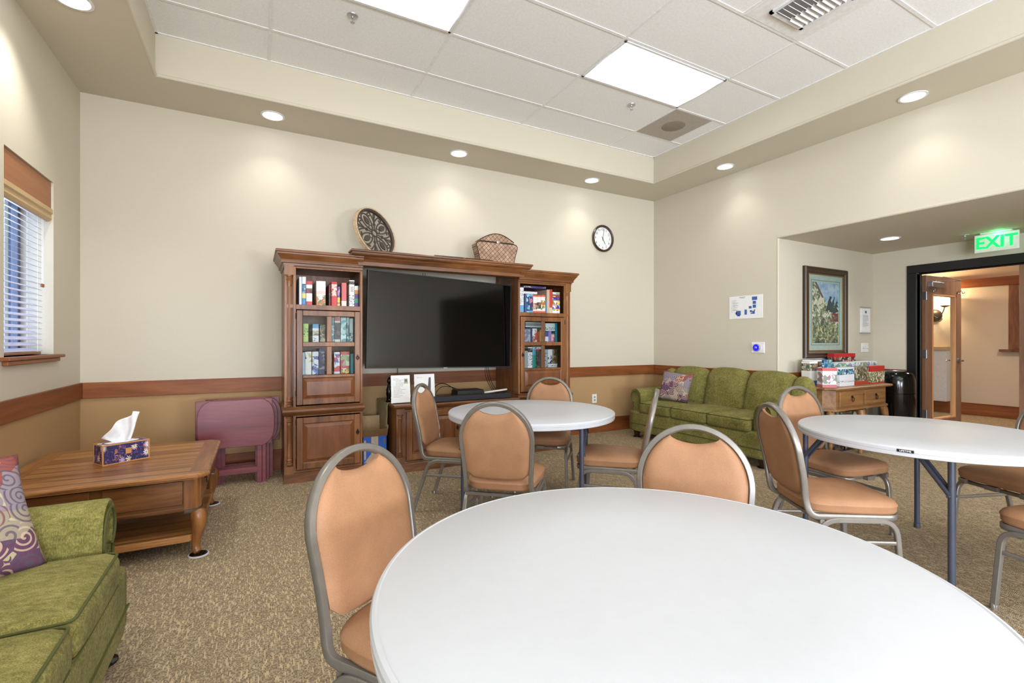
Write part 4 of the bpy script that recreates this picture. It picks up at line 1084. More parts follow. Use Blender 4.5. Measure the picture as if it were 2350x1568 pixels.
shelf([
 (2.621, 2.80, 1.786, (212, 214, 216), [], 'white flat box under the purple one', dict(z0=1.7595, flat=True, y=yo + .01, dp=.25)),
 (2.621, 2.914, 1.848, (84, 66, 140), [(.1, .9, [(84, 66, 140), (60, 46, 110), (190, 180, 90), (84, 66, 140)])], 'long purple flat box lying on top', dict(z0=1.827, flat=True, y=yo + .005, dp=.26)),
 (3.0, 3.10, 1.602, (236, 206, 110), [(.1, .9, TOYS)], 'yellow flat box, bottom of the right stack', dict(z0=1.5455, flat=True)),
 (3.0, 3.10, 1.648, (70, 60, 140), [(.1, .9, [(70, 60, 140), (230, 230, 236), (196, 60, 70)])], 'blue and red flat box, second in the right stack', dict(z0=1.6025, flat=True)),
 (3.0, 3.10, 1.70, (206, 196, 170), [(.1, .9, FOOD)], 'cream flat box in the middle of the right stack', dict(z0=1.6485, flat=True)),
 (3.0, 3.10, 1.735, (86, 60, 150), [(.2, .8, [(86, 60, 150), (60, 40, 120), (200, 160, 190)])], 'violet flat box in the right stack', dict(z0=1.7005, flat=True)),
 (3.0, 3.10, 1.768, (60, 50, 120), [(.1, .9, [(60, 50, 120), (220, 190, 80), (150, 60, 50)])], 'dark blue and yellow flat box in the right stack', dict(z0=1.7355, flat=True)),
 (3.0, 3.10, 1.794, (222, 226, 214), [(.1, .8, [(222, 226, 214), (120, 150, 110), (222, 226, 214)])], 'white flat box on top of the right stack', dict(z0=1.7685, flat=True)),
], GR, zs, yo, 'on the right open shelf')
GRG = 'boxed games behind the glass of the right cabinet'
shelf([
 (2.66, 2.734, 1.373, (120, 120, 140), [(.1, .9, [(120, 120, 140), (160, 160, 176)])], 'grey violet box'),
 (2.737, 2.758, 1.384, (40, 50, 90), [], 'thin navy box'),
 (2.76, 2.821, 1.374, (228, 230, 232), [(.1, .9, [(228, 230, 232), (80, 110, 150), (228, 230, 232), (190, 100, 70)])], 'white box with small pictures'),
 (2.823, 2.857, 1.335, (196, 60, 34), [(.2, .9, 'text')], 'orange red box'),
 (2.859, 2.882, 1.36, (190, 160, 70), [], 'narrow mustard box'),
 (2.934, 2.975, 1.341, (60, 80, 130), [(0, .6, [(60, 80, 130), (220, 220, 226)])], 'small blue box'),
 (2.977, 3.017, 1.346, (146, 116, 176), [], 'lilac box'),
 (3.019, 3.06, 1.316, (206, 110, 120), [(.2, .9, [(206, 110, 120), (230, 190, 180)])], 'pink box'),
 (3.073, 3.098, 1.442, (20, 140, 160), [], 'tall teal box'),
], GRG, UZ, yg, 'behind the upper right glass panes')
shelf([
 (2.67, 2.88, 1.444, (176, 180, 176), [(.3, .8, (120, 130, 130))], 'grey flat box lying over the upright ones', dict(z0=1.3855, flat=True)),
 (2.936, 3.068, 1.436, (206, 214, 212), [(.1, .5, 'text')], 'white flat box over the upright ones at the right', dict(z0=1.3475, flat=True)),
], GRG, UZ, yg, 'behind the upper right glass panes')
shelf([
 (2.66, 2.70, 1.12, (150, 156, 160), [], 'grey box beside the tall white one'),
 (2.702, 2.759, 1.161, (232, 232, 230), [(.75, .95, DARK), (.1, .7, 'text')], 'tall white lettered box'),
 (2.763, 2.806, 1.136, (30, 140, 130), [(.7, 1, (80, 160, 190))], 'green and blue box'),
 (2.81, 2.853, 1.135, (214, 214, 208), [(0, .9, DARK), (.9, 1, RED)], 'white box with dark pictures'),
 (2.857, 2.884, 1.12, (84, 70, 66), [], 'narrow dark brown box'),
 (2.93, 2.968, 1.134, (150, 160, 166), [(0, .8, [(150, 160, 166), (90, 96, 110)])], 'blue grey box'),
], GRG, LZ, yg, 'behind the lower right glass panes')
shelf([
 (2.97, 3.099, .9655, (226, 228, 230), [(.2, .8, 'text')], 'white flat box lying on the lowest shelf', dict(flat=True)),
 (2.764, 2.884, 1.166, (214, 218, 226), [(.2, .8, 'text')], 'white flat box atop the green and blue one', dict(z0=1.1365, flat=True)),
 (2.97, 3.03, 1.134, (206, 210, 214), [(0, .6, [(206, 210, 214), (40, 44, 54), (206, 210, 214)])], 'white and black box on a flat one', dict(z0=.9665)),
 (3.032, 3.099, 1.134, (96, 78, 54), [(0, 1, [(60, 50, 34), (140, 116, 80), (84, 66, 44), (170, 150, 110)])], 'brown and gold box standing on a flat one', dict(z0=.9665)),
], GRG, LZ, yg, 'behind the lower right glass panes')
# ------------------------------------------------------------------ television
t = thing('television', 'large black flat screen television between the cabinet towers', 'television', (1.69, 4.55, 1.414), rot=(R(-1.0), R(1.35), math.atan2(.20, 1.60)))
w, h = 1.615, .912
m = MB(); frame_rect(m, -w / 2, w / 2, -h / 2, h / 2, .011, -.022, .02); m.build('bezel', 'black_plastic', t, bevel=.002)
MB().box(-w / 2 + .01, w / 2 - .01, -.016, -.010, -h / 2 + .01, h / 2 - .01).build('screen', 'glass_black', t)
m = MB().rects([(-w / 2 + .004, w / 2 - .004, -h / 2 + .004, h / 2 - .004, .018), (-w / 2 + .01, w / 2 - .01, -h / 2 + .01, h / 2 - .01, .03), (-w / 2 + .2, w / 2 - .2, -h / 2 + .05, .1, .06)], 'Y'); m.build('rear_housing', 'black_plastic', t)
MB().box(-.02, .02, -.024, -.015, -h / 2 - .006, -h / 2 + .004).build('logo_plate', 'steel', t, bevel=.001)
MB().box(-.05, .05, .055, .40, -.05, .05).build('mount_arm', 'black_paint', t)
MB().cbox((0, .45, 0), (.25, .02, .35)).build('mount_plate', 'black_paint', t)
# ------------------------------------------------------------------ television console
t = thing('tv_console', 'low cherry console with turned columns below the television', 'cabinet', (1.72, 4.6, 0))
cx0, cx1, cy = 1.135, 2.42, 4.36; yb = YB - .03; ct = .632
m = MB(); m.box(cx0 + .01, cx1 - .01, cy + .012, yb, .08, ct - .03)
m.build('carcass', 'cherry', t, world=True)
MB().rects([(cx0 - o_, cx1 + o_, cy - o_, yb, z) for o_, z in ((-.01, ct - .05), (.004, ct - .04), (.010, ct - .03), (.02, ct - .022), (.022, ct - .010), (.016, ct))]).build('top', 'cherry_x', t, world=True)
MB().rects([(cx0 - o_, cx1 + o_, cy - o_, yb, z) for o_, z in ((.008, 0), (.008, .075), (.0, .083), (.003, .09), (-.01, .104))]).build('plinth', 'cherry_x', t, world=True)
for xc in (cx0 + .045, cx1 - .045):
    m = MB(); yc = cy + .032
    for z0, z1 in ((.545, .598), (.0, .145)): m.box(xc - .040, xc + .040, yc - .038, yc + .03, z0, z1)
    z0, z1 = .150, .545
    m.lathe([(.034, z0), (.034, z0 + .012), (.027, z0 + .016), (.030, z0 + .024), (.027, z0 + .030), (.033, z0 + .04), (.028, z0 + .05), (.030, z0 + .07), (.027, z0 + .085), (.027, z1 - .085), (.030, z1 - .07), (.028, z1 - .05), (.033, z1 - .04), (.027, z1 - .03), (.030, z1 - .024), (.027, z1 - .016), (.034, z1 - .012), (.034, z1)], (xc, yc, 0), 20)
    m.build('column', 'cherry', t, world=True, smooth=True)
for a, b in ((cx0 + .10, 1.775), (1.78, cx1 - .10)):
    m = MB(); frame_rect(m, a, b, .112, .565, .055, cy - .006, cy + .014); d_ = m.build('door', 'cherry', t, world=True, bevel=.004)
    m = MB(); raised(m, a + .058, b - .058, .17, .507, cy + .002); m.build('raised_panel', 'cherry_panel', d_, world=True)
    knob(d_, b - .03 if a < 1.5 else a + .03, .38, cy - .006)
# things on the console
t = thing('table_runner', 'pale gold cloth runner hanging over the left end of the TV console', 'cloth', (cx0 + .03, 4.72, ct))
m = MB(); rows = []
for i in range(13):
    y = 4.55 + i * .035; wv = .005 * math.sin(i * 1.6)
    rows.append([(cx0 + .12, y, ct + .002), (cx0 + .0, y, ct + .002), (cx0 - .024, y, ct + .001), (cx0 - .030 + wv * .3, y, ct - .03), (cx0 - .030 + wv, y, ct - .12), (cx0 - .032 - wv, y + .004, ct - .22 - .02 * math.sin(i * .8)), (cx0 - .036 - wv, y + .004, ct - .22 - .02 * math.sin(i * .8)), (cx0 - .034 + wv, y, ct - .12), (cx0 - .034, y, ct - .03), (cx0 - .028, y, ct + .004), (cx0, y, ct + .005), (cx0 + .12, y, ct + .005)])
m.rings(rows); m.build('cloth', 'cloth_gold', t, world=True, smooth=True)
t = thing('figurine', 'small black carved figurine at the left end of the TV console', 'figurine', (1.137, 4.61, ct + .005))
m = MB().lathe([(.032, 0), (.034, .012), (.026, .02), (.024, .05), (.030, .08), (.026, .12), (.018, .16), (.012, .175), (.020, .19), (.022, .205), (.016, .225), (.006, .24), (.001, .243)], n=14)
m.sweep([(.012, -.012, .155), (.030, -.02, .12), (.022, -.028, .085)], .014); m.sweep([(-.012, -.012, .155), (-.030, -.02, .12), (-.016, -.03, .10)], .014); m.build('body', 'black_gloss', t, smooth=True)
def sheet(loc, w, h, label, rz, lines, extra):
    t = thing('sign_holder', label, 'sign holder', loc, rot=(R(-6), 0, rz), group='clear sign holders on the console')
    MB().box(-w / 2, w / 2, 0, .004, .002, h).build('acrylic_panel', 'clear_glass', t)
    MB().box(-w / 2, w / 2, -.004, .07, 0, .003).build('acrylic_base', 'clear_glass', t)
    MB().box(-w / 2 + .004, w / 2 - .004, -.0016, -.0006, .008, h - .003).build('paper_sheet', 'paper', t)
    m = MB(); random.seed(int(w * 1000))
    for i in range(lines):
        z = h * (.86 - .68 * i / lines); a = -w * .36 + (w * .12 if 1 < i < lines * .35 else 0); b = a + w * random.uniform(.25, .62)
        x = a
        while x < b: l = random.uniform(.006, .02); m.box(x, x + l, -.0022, -.0016, z, z + .0022); x += l + .004
    m.build('printed_text', 'ink', t); extra(t)
def ex1(t):
    MB().box(.035, .070, -.0023, -.0016, .19, .235).build('printed_stamp', 'cloth_gold', t); MB().box(.042, .064, -.003, -.0023, .205, .228).build('stamp_picture', 'window_frame_grey', t)
def ex2(t):
    MB().rings([[(x, y, z) for x, z in ((.03, .11), (.062, .11), (.066, .235), (.045, .235))] for y in (-.0016, -.0024)]).build('printed_remote', 'ink', t)
    MB().rings([[(x, y, z) for x, z in ((.03, .02), (.07, .02), (.062, .10), (.036, .10))] for y in (-.0016, -.0024)]).build('printed_remote', 'socket_grey', t)
sheet((1.215, 4.47, ct + .0015), .19, .272, 'clear sign holder with a printed white sheet, left one on the TV console', R(0), 16, ex1)
sheet((1.468, 4.52, ct + .0015), .215, .272, 'clear sign holder with a remote control picture, right one on the TV console', R(0), 2, ex2)
t = thing('soundbar', 'long black soundbar lying along the front of the TV console', 'soundbar', (1.80, 4.425, ct))
MB().rects([(-.47, .555, -.035, .035, 0), (-.48, .565, -.040, .038, .006), (-.475, .56, -.030, .036, .050), (-.47, .555, -.026, .03, .054)]).build('housing', 'black_plastic', t, bevel=.002)
MB().box(-.47, .555, -.0425, -.036, .006, .044).move(TR(rx=-9)).build('speaker_cloth', plain('grille_cloth', (40, 42, 50), .8, bump=.3, bscale=900), t)
t = thing('cable_box', 'black set-top box with cables on the TV console', 'cable box', (2.01, 4.72, ct))
MB().rects([(-.15, .15, -.09, .09, .006), (-.155, .155, -.095, .095, .012), (-.15, .15, -.09, .09, .072), (-.14, .14, -.08, .08, .078)]).build('housing', 'black_plastic', t, bevel=.002)
for a in (-.12, .12): MB().box(a - .01, a + .01, -.07, .07, 0, .007).build('foot', 'black_paint', t)
o = MB().box(-.17, .17, -.055, .055, 0, .024).build('disc_player', 'black_plastic', bevel=.003); o.location = (2.13, 4.56, ct); tag(o, 'flat black box right of the cable box, behind the soundbar', 'media player')
o = MB().box(-.10, .10, -.05, .05, 0, .006).build('magazine', printmat('magazine_cover', (230, 226, 222), [(0, 2, [(230, 226, 222), (190, 80, 60), (230, 226, 222), (120, 120, 130)])], 7, 12)); o.location = (1.68, 4.60, ct); o.rotation_euler = (0, 0, R(10)); tag(o, 'papers and a small magazine lying behind the soundbar', 'papers')
o = MB().sweep([(0, 0, .012), (.30, .05, .030)], .022, n=14).build('paper_roll', 'paper', smooth=True); o.location = (2.18, 4.66, ct + .0245); tag(o, 'white rolled paper tube beside the cable box', 'paper roll')
cz = ct + .012
for i, (xa, xb, lb_) in enumerate(((2.20, 2.335, 'left black cable hanging from the television to the console'), (2.215, 2.36, 'middle black cable hanging from the television to the console'), (2.23, 2.39, 'right black cable hanging from the television to the console'))):
    tag(MB().sweep(fillet([(xa, 4.68, .965), (xa + .012 * i, 4.69, .86), ((xa + xb) / 2 - .02, 4.70, .76), (xb, 4.73, cz)], .08), .007).build('cable', 'black_paint', smooth=True), lb_, 'cable', 'cables around the television')
tag(MB().sweep(fillet([(1.60, 4.76, cz), (1.68, 4.80, .77), (1.80, 4.86, .775), (1.92, 4.88, .70), (1.95, 4.825, .68)], .06), .008).build('cable', 'black_paint', smooth=True), 'black cable arching into the left of the cable box, upper one', 'cable', 'cables around the television')
tag(MB().sweep(fillet([(1.66, 4.82, cz), (1.74, 4.84, .74), (1.86, 4.88, .735), (1.98, 4.90, .69), (2.0, 4.825, .67)], .06), .007).build('cable', 'black_paint', smooth=True), 'black cable arching into the left of the cable box, lower one', 'cable', 'cables around the television')
o = MB().sweep([(1.335, 5.045, .99), (1.335, 5.045, .64)], .008).build('power_cord', 'black_paint'); tag(o, 'single black cord hanging below the left half of the television', 'cable')
o = MB().sweep([(1.60, 5.0, 1.86), (1.60, 5.0, 1.97)], .006).sweep([(1.625, 5.0, 1.86), (1.625, 5.0, 1.97)], .006).build('antenna_wire', 'black_paint'); tag(o, 'pair of thin black wires above the top edge of the television', 'cable')
# ------------------------------------------------------------------ blue carton on the floor
t = thing('cardboard_box', 'open blue cardboard box on the floor between cabinet tower and console', 'box', (.984, 4.69, 0), 0)
bw, bd, bh = .23, .32, .33
m = MB(); m.box(-bw / 2, bw / 2, -bd / 2, -bd / 2 + .005, 0, bh); m.box(-bw / 2, bw / 2, bd / 2 - .005, bd / 2, 0, bh); m.box(-bw / 2, -bw / 2 + .005, -bd / 2, bd / 2, 0, bh); m.box(bw / 2 - .005, bw / 2, -bd / 2, bd / 2, 0, bh); m.box(-bw / 2, bw / 2, -bd / 2, bd / 2, 0, .005); m.build('carton', 'box_blue', t)
m = MB(); m.box(-bw / 2 + .005, bw / 2 - .005, -bd / 2 + .005, -bd / 2 + .007, .005, bh + .002); m.box(-bw / 2 + .005, bw / 2 - .005, bd / 2 - .007, bd / 2 - .005, .005, bh + .002); m.box(-bw / 2 + .005, -bw / 2 + .007, -bd / 2, bd / 2, .005, bh + .002); m.box(bw / 2 - .007, bw / 2 - .005, -bd / 2, bd / 2, .005, bh + .002); m.build('inner_lining', 'cardboard', t)
MB().box(-bw / 2, bw / 2, 0, .004, 0, .08).move(TR(0, -bd / 2, bh, rx=28)).build('front_flap', 'cardboard_dark', t)
MB().box(-bw / 2, bw / 2, -.004, 0, 0, .15).move(TR(0, bd / 2, bh, rx=-6)).build('back_flap', 'cardboard', t)
MB().box(-.004, 0, -bd / 2, bd / 2, 0, .10).move(TR(bw / 2, 0, bh, ry=6)).build('side_flap', 'cardboard', t)
MB().box(0, .004, -bd / 2, bd / 2, 0, .07).move(TR(-bw / 2, 0, bh, ry=-10)).build('side_flap', 'cardboard', t)
yy = -bd / 2 - .0012
MB().box(-.035, .03, yy, -bd / 2, .17, bh).build('paper_strip', 'tape', t); text('SWITCH', .034, 'tape_text', t, Matrix.Translation((-.002, yy - .0008, .25)) @ Matrix.Rotation(R(90), 4, 'X') @ Matrix.Rotation(R(90), 4, 'Z'), 'strip_lettering', .0003) if False else None
m = MB(); random.seed(3)
for k in range(11): zz = .185 + k * .0125; m.box(-.012 + random.uniform(0, .004), .010 - random.uniform(0, .004), yy - .0006, yy, zz, zz + .007)
m.build('printed_text', 'tape_text', t)
MB().rings([[(x, y, z) for x, z in ((-.10, .09), (-.06, .09), (.03, .17), (-.035, .17))] for y in (yy, -bd / 2)]).build('paper_strip', 'tape', t)
MB().box(-.10, -.083, yy, -bd / 2, .12, .30).build('paper_strip', 'tape', t); MB().box(.078, .092, yy, -bd / 2, .255, .305).build('carton_label', 'cardboard_dark', t)
# ------------------------------------------------------------------ on top of the cabinets
t = thing('iron_medallion', 'round pierced scrollwork iron medallion leaning on the wall above the left cabinet', 'wall decor', (1.03, 4.72, 2.060), rot=(R(-16), R(12), R(30)))
rm = .262
MB().lathe([(rm - .014, -.030), (rm, -.030), (rm + .002, -.02), (rm - .003, -.012), (rm + .002, 0), (rm, .012), (rm - .012, .012), (rm - .014, -.030)], (0, 0, rm), 64, 'Y', cap=False).build('rim', 'iron_worn', t, smooth=True)
MB().lathe([(rm - .034, -.018), (rm - .030, -.024), (rm - .0135, -.029), (rm - .0135, .008), (rm - .034, .006), (rm - .034, -.018)], (0, 0, rm), 64, 'Y', cap=False).build('inner_band', 'iron_dark', t, smooth=True)
m = MB()
def P2(r_, a, y=0): return (r_ * math.cos(a), y, rm + r_ * math.sin(a))
m.sweep([P2(.030, 2 * math.pi * k / 24) for k in range(24)], .012, .014, closed=True)
for q in range(4):
    a0 = math.pi / 4 + q * math.pi / 2; c, s_ = math.cos(a0), math.sin(a0)
    def loc(u, v): return (u * c - v * s_, 0, rm + u * s_ + v * c)
    m.sweep([loc(.115 - .078 * math.cos(2 * math.pi * k / 28), (.046 + .012 * -math.cos(2 * math.pi * k / 28)) * math.sin(2 * math.pi * k / 28)) for k in range(28)], .011, .014, closed=True)
    m.sweep([loc(.060 - .020 * math.cos(2 * math.pi * k / 16), .020 * math.sin(2 * math.pi * k / 16)) for k in range(16)], .007, .010, closed=True)
    m.rings([[(x, y, z) for x, _, z in (loc(.085, 0), loc(.10, .020), loc(.125, .026), loc(.15, .018), loc(.172, 0), loc(.15, -.018), loc(.125, -.026), loc(.10, -.020))] for y in (-.006, .004)])
    b0 = q * math.pi / 2; c2, s2_ = math.cos(b0), math.sin(b0)
    def lo2(u, v): return (u * c2 - v * s2_, 0, rm + u * s2_ + v * c2)
    m.sweep([lo2(.03, 0), lo2(.10, 0), lo2(.15, 0)], .010, .012)
    m.sweep([lo2(.09 - .014 * math.cos(2 * math.pi * k / 12), .012 * math.sin(2 * math.pi * k / 12)) for k in range(12)], .008, .010, closed=True)
    for sg in (-1, 1):
        m.sweep(fillet([lo2(.11, 0), lo2(.15, sg * .02), lo2(.19, sg * .055), lo2(.165, sg * .085), lo2(.14, sg * .068), lo2(.158, sg * .052)], .03), .012, .013)
        m.sweep(fillet([lo2(.205, 0), lo2(.18, sg * .012), lo2(.15, 0)], .02), .009, .011)
m.move(Matrix.Translation((0, 0, rm)) @ Matrix.Scale(1.13, 4) @ Matrix.Translation((0, 0, -rm))); m.build('scrollwork', 'iron_dark', t, smooth=True)
t = thing('wicker_basket', 'brown scale patterned lidded purse shaped basket on top of the cabinets', 'basket', (2.335, 4.72, 2.060))
k = NT('scale_pattern'); v = k.coord(); x, y, z = k.xyz(v)
u1 = k.math('ABSOLUTE', k.math('SUBTRACT', k.math('FRACT', k.math('MULTIPLY', k.math('ADD', x, z), 19)), .5)); u2 = k.math('ABSOLUTE', k.math('SUBTRACT', k.math('FRACT', k.math('MULTIPLY', k.math('SUBTRACT', x, z), 19)), .5))
ln = k.math('GREATER_THAN', k.math('MAXIMUM', u1, u2), .44); nz = k.noise(v, 14, 3)
k.base(k.mix(ln, k.ramp(nz, [(.35, lin((150, 116, 88))), (.65, lin((186, 156, 130)))]), lin((84, 52, 34)))); k.set(.55); k.bump(k.math('MAXIMUM', u1, u2), -.6, .004); M['scale_pattern'] = k.m
hb = [(-.20, 0), (-.225, .12), (-.25, .20), (-.252, .225), (-.235, .245), (-.205, .252), (.205, .252), (.235, .245), (.252, .225), (.25, .20), (.225, .12), (.20, 0)]
m = MB(); rings = []
for yy_, kx in ((-.06, .93), (-.068, .98), (-.05, 1.0), (.05, 1.0), (.068, .98), (.06, .93)): rings.append([(a * kx, yy_, b_ if b_ < .01 else b_ * (.99 + .01 * kx)) for a, b_ in hb])
m.rings(rings); m.build('basket_body', 'scale_pattern', t, smooth=True)
lid = [(-.205, .258)] + [(-.205 + .41 * i / 16, .275 + .075 * math.sin(math.pi * i / 16)) for i in range(17)] + [(.205, .258)]
m = MB(); m.rings([[(a * kx, yy_, b_) for a, b_ in lid] for yy_, kx in ((-.060, .96), (-.066, 1), (.066, 1), (.060, .96))]); l = m.build('lid', 'scale_pattern', t, smooth=True)
m = MB(); m.sweep([(a, -.064, b_) for a, b_ in lid], .009, n=6, closed=True); m.sweep([(a, -.066, b_) for a, b_ in hb], .009, n=6, closed=True); m.build('leather_edge', 'frame_dark', t, smooth=True)
m = MB().lathe([(.001, -.085), (.014, -.083), (.018, -.070), (.012, -.062)], (0, 0, .256), 14, 'Y'); m.sweep([(-.03, -.075, .266), (.028, -.078, .25)], .008); m.build('clasp', 'steel', t, smooth=True)
o = MB().rects([(-.30, .30, -.10, .10, 0), (-.32, .32, -.12, .12, .018), (-.315, .315, -.115, .115, .024)]).build('flat_tray', 'black_plastic', bevel=.002); o.location = (1.87, 4.60, 2.060); tag(o, 'flat dark tray lying on top of the cabinet bridge beside the basket', 'tray')
MB().box(-.012, .012, -.124, -.121, .006, .02).build('orange_sticker', 'ink_red', o)
# ------------------------------------------------------------------ wall fittings
t = thing('wall_clock', 'round dark rimmed wall clock with white face showing about five', 'clock', (4.135, YB, 2.622))
MB().lathe([(.165, 0), (.178, -.010), (.182, -.028), (.170, -.040), (.155, -.034), (.152, -.012)], n=64, axis='Y', cap=False).build('rim', 'frame_dark', t, smooth=True)
MB().lathe([(.001, -.012), (.156, -.012), (.156, 0), (.001, 0)], n=64, axis='Y').build('dial', 'plate_white', t)
for n_ in range(1, 13):
    a = math.pi / 2 - n_ * math.pi / 6
    text(str(n_), .042, 'ink', t, Matrix.Translation((.122 * math.cos(a), -.0135, .122 * math.sin(a))) @ Matrix.Rotation(R(90), 4, 'X'), 'numeral', .0004)
def hand(hours, L, w_):
    a = R(hours * 30); MB().box(-w_ / 2, w_ / 2, -.0175, -.016, -.03, L).move(Matrix.Rotation(a, 4, 'Y')).build('clock_hand', 'black_paint', t)
hand(5.03, .085, .006); hand(.35, .125, .004)
MB().lathe([(.001, -.019), (.006, -.0185), (.006, -.013)], n=12, axis='Y').build('hub', 'black_paint', t)
def plate(name, label, loc, rz, w, h, fn, cat, mat='plate_white'):
    t = thing(name, label, cat, loc, rz); MB().rects([(-w / 2, w / 2, -h / 2, h / 2, 0), (-w / 2, w / 2, -h / 2, h / 2, -.004), (-w / 2 + .004, w / 2 - .004, -h / 2 + .004, h / 2 - .004, -.007)], 'Y').build('cover_plate', mat, t); fn(t); return t
def sockets(t):
    for z in (-.02, .02):
        MB().lathe([(.001, -.0085), (.014, -.0085), (.014, -.006)], (0, 0, z), 20, 'Y').build('socket', 'socket_grey', t)
plate('wall_outlet', 'white electrical outlet low on the back wall beside the right cabinet', (4.003, YB, .457), 0, .075, .118, sockets, 'outlet')
def toggles(t):
    for x in (-.045, 0, .045):
        MB().box(x - .005, x + .005, -.02, -.006, -.004, .012).move(Matrix.Identity(4)).build('toggle', 'plate_white', t, bevel=.002)
        MB().box(x - .008, x + .008, -.0085, -.006, -.014, .014).build('toggle_slot', 'socket_grey', t)
plate('light_switch', 'white triple light switch plate on the alcove wall', (6.925, YA, 1.146), 0, .165, .118, toggles, 'light switch')
t = thing('thermostat', 'round thermostat with blue lit display on a white wall plate', 'thermostat', (XR, 3.449, 1.155), R(-90))
MB().rects([(-.075, .085, -.062, .062, 0), (-.075, .085, -.062, .062, -.006), (-.07, .08, -.057, .057, -.009)], 'Y').build('wall_plate', 'plate_white', t, bevel=.001)
t2_ = MB().lathe([(.043, -.009), (.043, -.028), (.040, -.034), (.037, -.035)], n=40, axis='Y', cap=False).build('dial_ring', 'steel', t, smooth=True)
MB().lathe([(.001, -.034), (.037, -.0345), (.038, -.02)], n=40, axis='Y').build('display', 'blue_screen', t)
text('73', .026, 'blue_digits', t, Matrix.Translation((0, -.0355, 0)) @ Matrix.Rotation(R(90), 4, 'X'), 'display_digits', .0003)
t = thing('evacuation_map', 'white laminated floor plan sheet with blue blocks on the right wall', 'poster', (XR, 3.603, 1.632), R(-90))
MB().box(-.215, .215, -.005, 0, -.135, .135).build('sheet', 'paper', t)
m = MB(); yy = -.006
for x0, x1, z0, z1 in ((.085, .15, .075, .115), (.095, .135, .03, .065), (.095, .135, -.015, .022), (.045, .08, -.02, .008), (-.12, -.06, -.095, -.04), (-.13, -.11, -.08, -.055), (-.105, -.07, -.105, -.09), (-.01, .02, -.09, -.03), (.06, .085, -.065, -.04), (.088, .12, -.085, -.05), (.07, .085, -.085, -.07), (.11, .125, -.05, -.035)): m.box(x0, x1, yy, -.005, z0, z1)
m.build('map_blocks', 'ink_blue', t)
m = MB(); random.seed(9)
for i in range(13): m.box(-.17, -.17 + random.uniform(.03, .09), yy, -.005, .085 - i * .010, .0865 - i * .010)
m.box(-.08, .0, yy, -.005, .118, .122); m.box(-.07, -.01, yy, -.005, .107, .110)
for i in range(7): m.box(-.185, -.178, yy, -.005, .08 - i * .022, .085 - i * .022)
m.build('map_text', 'ink', t)
m = MB()
for z in (.052, .022, -.03): m.box(-.165, -.10, yy, -.005, z, z + .0018)
m.build('map_red_lines', 'ink_red', t)
# framed picture in the alcove
def paintmat():
    k = NT('garden_painting'); tc = k.n('ShaderNodeTexCoord'); g = k.xyz(tc.outputs['Generated']); u, w_ = g[0], g[2]; v = k.coord()
    n1 = k.noise(v, 17, 6, .75, .8); n2 = k.noise(v, 9, 4, .65, .4); n3 = k.noise(v, 60, 3, .7)
    fol = k.ramp(k.math('ADD', k.math('MULTIPLY', n1, .7), k.math('MULTIPLY', n3, .3)), [(.3, lin((38, 52, 56))), (.42, lin((76, 98, 90))), (.5, lin((132, 142, 104))), (.56, lin((196, 186, 140))), (.64, lin((232, 226, 208)))])
    sky = k.ramp(n2, [(.4, lin((132, 166, 196))), (.65, lin((190, 206, 218)))])
    house = k.ramp(n1, [(.35, lin((176, 170, 150))), (.6, lin((226, 218, 196)))])
    wob = k.math('MULTIPLY', k.math('SUBTRACT', n2, .5), .6)
    ww = k.math('ADD', w_, k.math('MULTIPLY', wob, .5)); uu = k.math('ADD', u, k.math('MULTIPLY', wob, .6))
    rich = k.math('GREATER_THAN', k.math('ADD', n1, k.math('MULTIPLY', k.math('SUBTRACT', n2, .5), .8)), .5)
    col = k.mix(k.math('MULTIPLY', rich, k.math('GREATER_THAN', ww, .30)), fol, house)
    shade = k.math('MULTIPLY', k.math('GREATER_THAN', n2, .52), k.math('LESS_THAN', ww, .45)); col = k.mix(k.math('MULTIPLY', shade, .6), col, lin((46, 62, 58)))
    roof = k.math('MULTIPLY', k.math('GREATER_THAN', k.math('ADD', w_, k.math('MULTIPLY', u, .9)), 1.06), k.math('LESS_THAN', k.math('ADD', w_, k.math('MULTIPLY', u, .9)), 1.13))
    issky = k.math('MULTIPLY', k.math('GREATER_THAN', k.math('ADD', w_, k.math('MULTIPLY', u, .9)), 1.13), k.math('GREATER_THAN', ww, .60))
    col = k.mix(issky, col, sky); col = k.mix(k.math('MULTIPLY', roof, k.math('GREATER_THAN', w_, .75)), col, lin((120, 104, 96)))
    for uc, wt, wd in ((.66, .80, .10), (.78, .74, .12), (.90, .70, .10)):
        d_ = k.math('ADD', k.math('MULTIPLY', k.math('ABSOLUTE', k.math('SUBTRACT', uu, uc)), 1.6), ww)
        col = k.mix(k.math('MULTIPLY', k.math('LESS_THAN', d_, wt), k.math('GREATER_THAN', ww, .52)), col, lin((52, 78, 76)))
    red = k.math('MULTIPLY', k.math('MULTIPLY', k.math('GREATER_THAN', u, .72), k.math('GREATER_THAN', w_, .36)), k.math('MULTIPLY', k.math('LESS_THAN', w_, .5), k.math('GREATER_THAN', n1, .47)))
    col = k.mix(red, col, lin((126, 64, 72)))
    k.base(col); k.set(.3, 0, .4); M['garden_painting'] = k.m
paintmat()
t = thing('framed_picture', 'tall framed garden house painting with dark gilt frame in the alcove', 'picture', (6.005, YA, 1.567))
w, h = .90, 1.07
m = MB()
pr = [(0, 0), (0, -.03), (.012, -.042), (.03, -.036), (.05, -.04), (.062, -.028), (.075, -.022), (.088, -.018), (.088, 0)]
rings = []
for o_, y in pr: rings.append([(-w / 2 + o_, y, -h / 2 + o_), (w / 2 - o_, y, -h / 2 + o_), (w / 2 - o_, y, h / 2 - o_), (-w / 2 + o_, y, h / 2 - o_)])
m.rings(rings, cap=False); m.build('frame', 'frame_dark', t)
